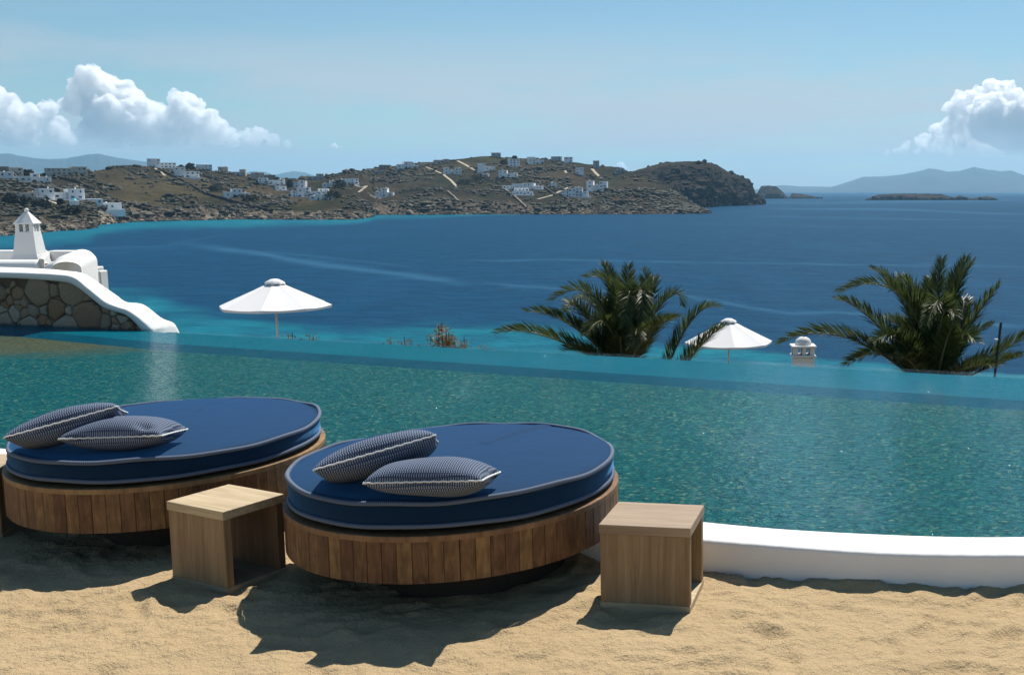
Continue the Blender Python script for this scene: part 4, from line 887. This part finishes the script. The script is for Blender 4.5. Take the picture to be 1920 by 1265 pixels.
HOUSES = [
 (-6, 14, 315, 327, 'one', 's', 'stone-coloured boxy house at the end of the far skyline row'), (22, 41, 317, 329, 'one', 'c', 'pale box house on the skyline next to the stone-coloured one'), (7, 52, 326, 342, 'tallL', 'w', 'white two-part house below the pale skyline box'),
 (62, 91, 328, 342, 'tallL', 'w', 'white house with low wing beside a dark tree, below the long beige house'), (96, 156, 315, 329, 'long', 'c', 'long beige house with flat roof on the skyline before far mountains'), (282, 326, 299, 314, 'tallL', 'w', 'white house alone on top of the bare brown hill'),
 (331, 371, 316, 333, 'tallL', 'w', 'white stepped house just under the hilltop house'), (372, 396, 310, 319, 'one', 'w', 'low white house on the ridge behind a dark bush'), (410, 426, 314, 322, 'one', 'c', 'small pale house on the ridge past the dark bush'), (437, 459, 319, 329, 'tallR', 'c', 'pale ridge house where the skyline starts dipping'),
 (424, 468, 356, 370, 'mid', 'w', 'white house alone on the lower slope beside the long stone wall'), (84, 151, 357, 375, 'ends', 'w', 'wide white house with a block at each end joined by a low wing'), (30, 78, 364, 381, 'cluster', 'c', 'sand-coloured cluster house among bushes'),
 (172, 223, 376, 393, 'tallL', 'w', 'white house with tall block nearest the rocky shore and dirt road'), (472, 494, 325, 336, 'one', 'p', 'pinkish house at the dip of the skyline'), (495, 516, 329, 338, 'one', 's', 'brown stone house at the dip beside the pinkish one'), (485, 502, 335, 344, 'one', 'w', 'little white cube under the pinkish house'),
 (505, 533, 337, 346, 'long', 'w', 'low white house under the brown stone one'), (518, 537, 345, 357, 'tallL', 'w', 'narrow white two-storey house with a bush at its side'), (540, 571, 340, 351, 'long', 'w', 'long white house behind a round bush in the valley'), (580, 606, 327, 338, 'tallR', 'g', 'grey house standing against the sky at the saddle'),
 (606, 630, 340, 351, 'tallR', 'w', 'white house stepping up on the valley slope below the grey one'), (632, 648, 337, 346, 'one', 'w', 'small white house, lower of a neighbouring pair'), (650, 672, 336, 346, 'one', 'w', 'white box house above the zigzag track'), (547, 592, 353, 369, 'cluster', 'w', 'big white cluster of cubes in the valley village'),
 (594, 620, 355, 366, 'step', 'w', 'white terraced house joined to the big cluster'), (581, 624, 364, 375, 'cluster', 'w', 'lowest white row of the valley village'), (704, 736, 354, 369, 'mid', 'w', 'white two-storey house alone above the green cliff edge'), (688, 720, 317, 327, 'tallL', 'g', 'grey and white house with dark terrace on the rising ridge'),
 (711, 731, 310, 317, 'one', 's', 'dark stone house on the rising ridge'), (747, 786, 304, 316, 'mid', 'w', 'white house with wide terrace high on the ridge'), (815, 843, 299, 307, 'long', 'p', 'low pinkish house on the skyline before the summit'), (832, 865, 315, 327, 'ends', 'w', 'pair of joined pale houses beside the straight concrete road'),
 (896, 929, 307, 320, 'tallL', 'w', 'white house with blue shutters under the summit', 'bluewin'), (922, 939, 286, 293, 'one', 'g', 'grey cube crowning the summit'), (904, 916, 326, 333, 'one', 'w', 'tiny white house under the blue-shuttered one'), (935, 970, 320, 333, 'tallL', 'w', 'white stepped house above the dark gully'),
 (955, 975, 299, 312, 'one', 'w', 'rounded white box house right below the summit'), (991, 1021, 295, 308, 'tallL', 'w', 'large white house near the summit with long terraces beneath'), (1033, 1052, 294, 301, 'one', 'g', 'grey-shaded cube on the skyline past the summit'), (1058, 1074, 295, 304, 'one', 'w', 'white cube on the skyline where a cloud shows behind'),
 (1079, 1094, 315, 328, 'one', 'w', 'solitary white tower-like house on the brown upper slope'), (1113, 1124, 302, 315, 'one', 'g', 'narrow grey house at the head of the pale track'), (941, 1018, 344, 355, 'cluster', 'w', 'upper row of the long white villa complex'), (960, 1000, 353, 366, 'step', 'w', 'lower white wing of the long villa complex'),
 (1033, 1044, 343, 352, 'one', 'w', 'tiny white chapel-like house beside the forked track'), (1053, 1104, 352, 369, 'cluster', 'w', 'white arched villa where the pale track forks'), (1099, 1138, 340, 359, 'ends', 'w', 'tall white villa with stepped roofs above the arched one'), (1152, 1177, 316, 325, 'cluster', 'g', 'last grey row of houses before the headland')]
for h_ in HOUSES: house(*h_)
house(133, 147, 379, 390, 'one', 'w', 'little chapel with a turquoise dome among bushes', dome=True)
# tracks and dry stone walls lying on the hillside
def ribbon(name, pts, width, height, mat, label=None):
    P = []
    for (a, b) in zip(pts[:-1], pts[1:]):
        n = max(3, int(math.dist(a, b) / 4))
        for i in range(n): f_ = i / n; q = hit(a[0] + (b[0] - a[0]) * f_, a[1] + (b[1] - a[1]) * f_); P += [q] if q is not None else []
    q = hit(*pts[-1]); P += [q] if q is not None else []
    if len(P) < 3: return
    Q = [P[0]]
    for p_ in P[1:]:
        if (p_ - Q[-1]).length > 2.0 and (p_ - Q[-1]).length < 90: Q.append(p_)
    V = []
    for i, p_ in enumerate(Q):
        t = Q[min(i + 1, len(Q) - 1)] - Q[max(i - 1, 0)]; t.z = 0; t.normalize(); n = Vector((-t.y, t.x, 0)) * width / 2
        z0 = p_.z; hh = height * (1 + .12 * math.sin(i * 2.3))
        for sx, zz_ in ((-1, -3.0), (-1, hh), (1, hh), (1, -3.0)): q = p_ + n * sx; V.append((q.x, q.y, z0 + zz_))
    Fc = [(i * 4 + j, i * 4 + j + 1, i * 4 + 5 + j, i * 4 + 4 + j) for i in range(len(Q) - 1) for j in range(3)]
    o = mesh(name, V, Fc, mat)
    if label: tag(o, label, 'wall', 'dry stone walls on the hillside')
    else: tag(o, kind='structure')
M['track'] = simple('pale_track', (.46, .39, .30), .95, .12, .2, .05); M['drystone'] = simple('dry_stone', (.075, .064, .055), .95, .35, .8, .05, .3, 2); M['drystone_p'] = simple('pale_dry_stone', (.26, .22, .17), .95, .3, .8, .05, .3, 2)
for pts, w_ in [([(132, 347), (175, 358), (205, 371), (250, 389)], 4.5), ([(291, 316), (300, 322), (310, 330)], 4), ([(78, 373), (100, 380), (130, 390), (175, 396), (225, 403)], 4), ([(858, 302), (872, 309), (891, 320)], 6), ([(787, 309), (810, 318), (831, 327), (838, 333), (845, 338), (857, 351)], 4.5), ([(1008, 374), (1037, 366), (1050, 359), (1068, 351), (1090, 350)], 5), ([(1104, 363), (1125, 364), (1135, 366)], 5),
                ([(1110, 317), (1118, 326), (1127, 334)], 6), ([(690, 365), (703, 369), (714, 373)], 4), ([(660, 345), (676, 352), (688, 349), (672, 361)], 3), ([(240, 400), (262, 399), (279, 398)], 7), ([(1055, 312), (1062, 325)], 4)]: ribbon('hillside_track', pts, w_ * .62, .35, M['track'])
for pts, m_, lb in [([(297, 318), (347, 342), (387, 365), (430, 377), (480, 391), (510, 397)], 'drystone', 'long dark wall running from the hilltop house down to the cove'), ([(150, 345), (210, 374), (245, 386), (280, 396)], 'drystone', 'dark wall following the upper pale track to the shore'), ([(941, 352), (953, 362), (965, 370), (987, 391)], 'drystone_p', 'pale wall dropping from the villa complex to the sea cliff'),
                    ([(760, 360), (790, 357), (822, 354)], 'drystone_p', 'pale wall lying level across the slope beyond the lone two-storey house'), ([(1125, 366), (1140, 373), (1162, 383)], 'drystone', 'dark wall descending from the tall villa beside green scrub'), ([(1171, 355), (1215, 363), (1258, 371)], 'drystone', 'dark wall above the reddish soil near the headland'), ([(839, 361), (850, 370), (860, 380)], 'drystone_p', 'short pale wall crossing the bare brown slope'),
                    ([(100, 332), (125, 338), (152, 344)], 'drystone', 'dark wall below the long beige house'), ([(380, 330), (410, 340), (430, 350)], 'drystone', 'short dark wall below the low ridge house behind the bush'), ([(1010, 345), (1025, 356), (1040, 367)], 'drystone', 'dark wall between the villa complex and the forked track'), ([(60, 352), (100, 356), (140, 351)], 'drystone', 'dark wall lying level above the wide two-block house'), ([(1050, 366), (1062, 374), (1072, 380)], 'drystone', 'short dark wall below the arched villa')]: ribbon('dry_stone_wall', pts, 1.5, 2.0, M[m_], lb)
# scrub and boulders: too many to count
ICO = bmesh.new(); bmesh.ops.create_icosphere(ICO, subdivisions=1, radius=1); IV = np.array([v.co[:] for v in ICO.verts]); IF = np.array([[v.index for v in f.verts] for f in ICO.faces]); ICO.free()
def scatter(name, pts, rads, mat, flat, seed, label, cat, cols=None):
    rs_ = np.random.RandomState(seed); n = len(pts); V = pts[:, None, :] + IV[None] * rads[:, None, None] * np.array([1.15, 1.15, flat]) * (1 + rs_.uniform(-.35, .35, (n, len(IV), 1)))
    Fc = (IF[None] + (np.arange(n) * len(IV))[:, None, None]).reshape(-1, 3); o = mesh(name, V.reshape(-1, 3), Fc, mat); tag(o, label, cat, kind='stuff')
    color_attr(o, np.repeat(rs_.uniform(0, 1, n), len(IV)))
rs = np.random.RandomState(33); nu, nv = CV.shape[:2]
iu = rs.randint(240, nu - 2, 26000); iv = rs.randint(6, 100, 26000); pts = CV[iu, iv]; dn = fbm(pts[:, :2] / 38, 3, 301) + .35 * fbm(pts[:, :2] / 12, 2, 303); kp = (dn > rs.uniform(-.15, .5, len(dn))); pts = pts[kp][:7000]
M['scrub'] = leaf_mat('scrub', (.018, .020, .011), (.060, .052, .027), .8, .1)
scatter('hillside_scrub', pts + np.array([0, 0, .3]), rs.gamma(3.2, .36, len(pts)) + .4, M['scrub'], .75, 5, 'dark scrub bushes scattered over the far hillside', 'scrub')
k = NT('shore_rock'); a = k.n('Attribute', attribute_name='Col'); M['rock'] = k.done(k.pbr(k.mix(a.outputs['Fac'], (.05, .042, .036), (.30, .245, .19)), .95, None, .05))
iu = rs.randint(200, nu - 6, 1800); iv = np.minimum(rs.gamma(1.6, 1.6, 1800).astype(int) + 3, 13); pts = CV[iu, iv]; scatter('shore_boulders', pts, rs.gamma(2.0, .42, len(pts)) + .3, M['rock'], .8, 6, 'broken pale and dark boulders lining the far shore', 'rocks')
nu, nv = HV.shape[:2]; iu = rs.randint(0, nu - 2, 2600); iv = np.minimum(rs.gamma(1.1, 12, 2600).astype(int) + 2, 79); pts = HV[iu, iv]; scatter('headland_boulders', pts, rs.gamma(2.2, 1.0, len(pts)) + .5, simple('headland_rock', (.045, .037, .032), .95, .5, .05, .05), .9, 7, 'dark crags and boulders on the rocky headland', 'rocks')
# bigger trees and bushes one can tell apart
def bush(px, py, wpx, hpx, label):
    p_ = hit(px, py)
    if p_ is None: return
    s = math.hypot(p_.x, p_.y) / 2100; w_, h_ = wpx * s, hpx * s; rnd = random.Random(int(px)); root = empty('round_tree', p_); tag(root, label, 'tree', 'dark trees on the far hillside'); V = []; Fc = []; C = []
    for i in range(420):
        a_ = rnd.uniform(0, 2 * math.pi); r_ = math.sqrt(rnd.random()); z_ = rnd.uniform(.1, 1); rr = r_ * w_ / 2 * math.sqrt(max(0, 1 - (z_ * 1.0 - .25) ** 2 * 1.3)); q = Vector((rr * math.cos(a_), rr * math.sin(a_), z_ * h_ + rnd.gauss(0, .12) * h_ * .5))
        d = Vector((rnd.gauss(0, 1), rnd.gauss(0, 1), rnd.gauss(0, 1))).normalized(); e = d.orthogonal().normalized(); l_ = rnd.uniform(.5, 1.1); b = len(V); V += [q - d * l_ - e * l_ * .6, q + d * l_ - e * l_ * .6, q + e * l_]; Fc.append((b, b + 1, b + 2)); C += [rnd.random()] * 3
    o = mesh('crown', V, Fc, M['scrub'], root); color_attr(o, C); v, f_ = tube_geo([(0, 0, -1), (.1, 0, h_ * .6)], [.35, .2], 6); mesh('trunk', v, f_, M['stem'], root)
for a in [(52, 330, 20, 9, 'dark tree between the first white houses of the slope'), (357, 317, 16, 9, 'dark round bush on the ridge beside the low white house'), (340, 316, 8, 5, 'small bush just past the hilltop house'), (48, 385, 22, 12, 'dark tree below the sand-coloured cluster house'), (20, 380, 24, 12, 'broad dark tree beside the sand-coloured cluster house'), (114, 385, 10, 9, 'dark upright tree near the turquoise dome'),
          (78, 390, 30, 12, 'broad bush along the shore road'), (140, 397, 24, 9, 'low bush below the little domed chapel'), (405, 358, 26, 10, 'bushy tree above the lower slope house'), (520, 342, 10, 8, 'round bush before the low valley house'), (543, 350, 11, 12, 'dark bush between the narrow house and the long valley house'), (637, 351, 24, 12, 'dark tree clump under the small white pair'),
          (900, 340, 40, 12, 'wide dark clump of trees under the tiny white house'), (870, 345, 26, 8, 'dark trees at the edge of the pale track bend'), (945, 308, 14, 8, 'dark tree beside the rounded box house'), (1165, 385, 20, 9, 'green bush above the cliff near the reddish soil'), (965, 296, 9, 4, 'bush on the summit skyline'), (470, 376, 30, 9, 'bushes beside the lone lower-slope house'), (625, 372, 30, 12, 'dark trees at the end of the valley village')]: bush(*a)
# ------------------------------------------------------------------ clouds (cauliflower heads, far behind everything)
bm_ = bmesh.new(); bmesh.ops.create_icosphere(bm_, subdivisions=3, radius=1); B3V = np.array([v.co[:] for v in bm_.verts]); B3F = np.array([[v.index for v in f.verts] for f in bm_.faces]); bm_.free()
bm_ = bmesh.new(); bmesh.ops.create_icosphere(bm_, subdivisions=2, radius=1); B2V = np.array([v.co[:] for v in bm_.verts]); B2F = np.array([[v.index for v in f.verts] for f in bm_.faces]); bm_.free()
def cloud_mat(name, zb, zt):
    k = NT(name); tc = k.n('TexCoord').outputs['Object']; sp = k.n('SeparateXYZ', {0: tc}); n = k.math('MULTIPLY_ADD', k.noise(tc, .011, 4, .6), .35, k.math('MULTIPLY', k.noise(tc, .0040, 6, .66), .65))
    hgt = k.n('Clamp', {0: k.math('MULTIPLY_ADD', k.math('DIVIDE', k.math('SUBTRACT', sp.outputs[2], zb), zt - zb), .95, .03)})
    vs = k.n('VolumeScatter', {'Color': (1, 1, 1), 'Anisotropy': .55, 'Density': k.math('MULTIPLY', k.math('MULTIPLY', k.ramp(n, [(.40, (0, 0, 0)), (.55, (1, 1, 1))]), hgt.outputs[0]), .028)})
    k.t.links.new(vs.outputs[0], k.out.inputs['Volume']); return k.m
def cloud(blobs, base_y, D, label, seed, kids=13, fade=75):
    rnd = np.random.RandomState(seed); s = D / 2100; VV = []; FF = []; nb = 0; c0 = aty(blobs[0][0], base_y, D); zb = c0.z
    todo = []
    for x, y, r in blobs:
        p_ = np.array(aty(x, y, D + rnd.uniform(-1, 1) * r * s * .8)); todo.append((p_, r * s * .86, 0))
    i = 0
    while i < len(todo):
        p_, r, lv = todo[i]; i += 1
        if lv < 2:
            for _ in range(kids if lv == 0 else 6):
                d = rnd.normal(size=3); d[1] = -abs(d[1]) * .8; d[2] = d[2] + .25; d /= np.linalg.norm(d); rr = r * rnd.uniform(.28, .52); q = p_ + d * (r * .92)
                if q[2] > zb - rr * .2 and rr > 2.2 * s: todo.append((q, rr, lv + 1))
        tv, tf = (B3V, B3F) if lv == 0 else (B2V, B2F)
        v = p_ + tv * r; n = fbm(v / (r * .55) + seed, 3, seed) ; v = v + tv * (n * r * .34)[:, None]; fl = zb + 14 * s * .2 * vn(v / (30 * s), seed)
        v[:, 2] = np.where(v[:, 2] < fl, fl - (fl - v[:, 2]) * .12, v[:, 2]); VV.append(v); FF.append(tf + nb); nb += len(v)
    o = mesh('cloud', np.concatenate(VV), np.concatenate(FF), cloud_mat('cloud_vapour', zb, zb + fade * s), smooth=True); tag(o, label, 'cloud', 'cumulus clouds near the horizon')
    rm = o.modifiers.new('fuse', 'REMESH'); rm.mode = 'VOXEL'; rm.voxel_size = 30.0; rm.use_smooth_shade = True
cloud([(190, 172, 46), (150, 188, 30), (238, 195, 40), (212, 228, 50), (270, 235, 44), (305, 228, 34), (350, 204, 32), (372, 232, 36), (335, 250, 38), (400, 250, 30), (432, 262, 20), (470, 262, 20), (488, 252, 14), (512, 266, 14), (540, 271, 9), (60, 226, 26), (92, 206, 18), (20, 205, 26), (-8, 205, 42), (40, 242, 32), (112, 244, 22), (175, 255, 26), (-90, 215, 60), (-180, 235, 50), (-280, 255, 40), (60, 262, 18), (130, 264, 16), (215, 264, 18), (255, 266, 16), (300, 266, 16), (20, 262, 18), (365, 266, 14), (420, 270, 10), (-30, 255, 24)], 281, 31000, 'towering white cumulus bank above the brown hill', 900)
cloud([(1872, 178, 30), (1832, 190, 26), (1800, 192, 20), (1852, 228, 44), (1902, 225, 46), (1780, 205, 13), (1908, 272, 36), (1862, 276, 30), (1815, 260, 26), (1768, 270, 20), (1732, 266, 16), (1694, 282, 10), (1664, 288, 7), (1965, 215, 60), (2040, 245, 60), (2140, 260, 45), (1830, 284, 12), (1780, 285, 10), (1880, 285, 12), (1720, 285, 8), (1755, 245, 14), (1790, 235, 22), (1745, 275, 14), (1700, 272, 9), (1815, 225, 26), (1680, 285, 8)], 295, 31000, 'broken white cumulus above the hazy mountains across the water', 930)
cloud([(628, 275, 7), (617, 277, 4), (640, 277, 4)], 280, 31000, 'tiny lone puff of cloud past the towering bank', 950, 7, 6)
cloud([(1165, 311, 9), (1150, 316, 6), (1178, 318, 5), (1140, 319, 4)], 322, 31000, 'small low cloud peeping over the saddle before the headland', 955, 7, 8)
# ------------------------------------------------------------------ the air
b_ = box_bm(46000, 23600, 640 - (SEA - 40), (0, 11000, (640 + SEA - 40) / 2))
k = NT('haze_air'); pv = k.n('VolumePrincipled', {'Color': (.40, .74, 1.0), 'Density': 5.0e-5, 'Anisotropy': .4}); k.t.links.new(pv.outputs[0], k.out.inputs['Volume'])
hzb = from_bm('haze', b_, k.m); tag(hzb, 'pale blue air that veils the far mountains', 'haze', kind='stuff')
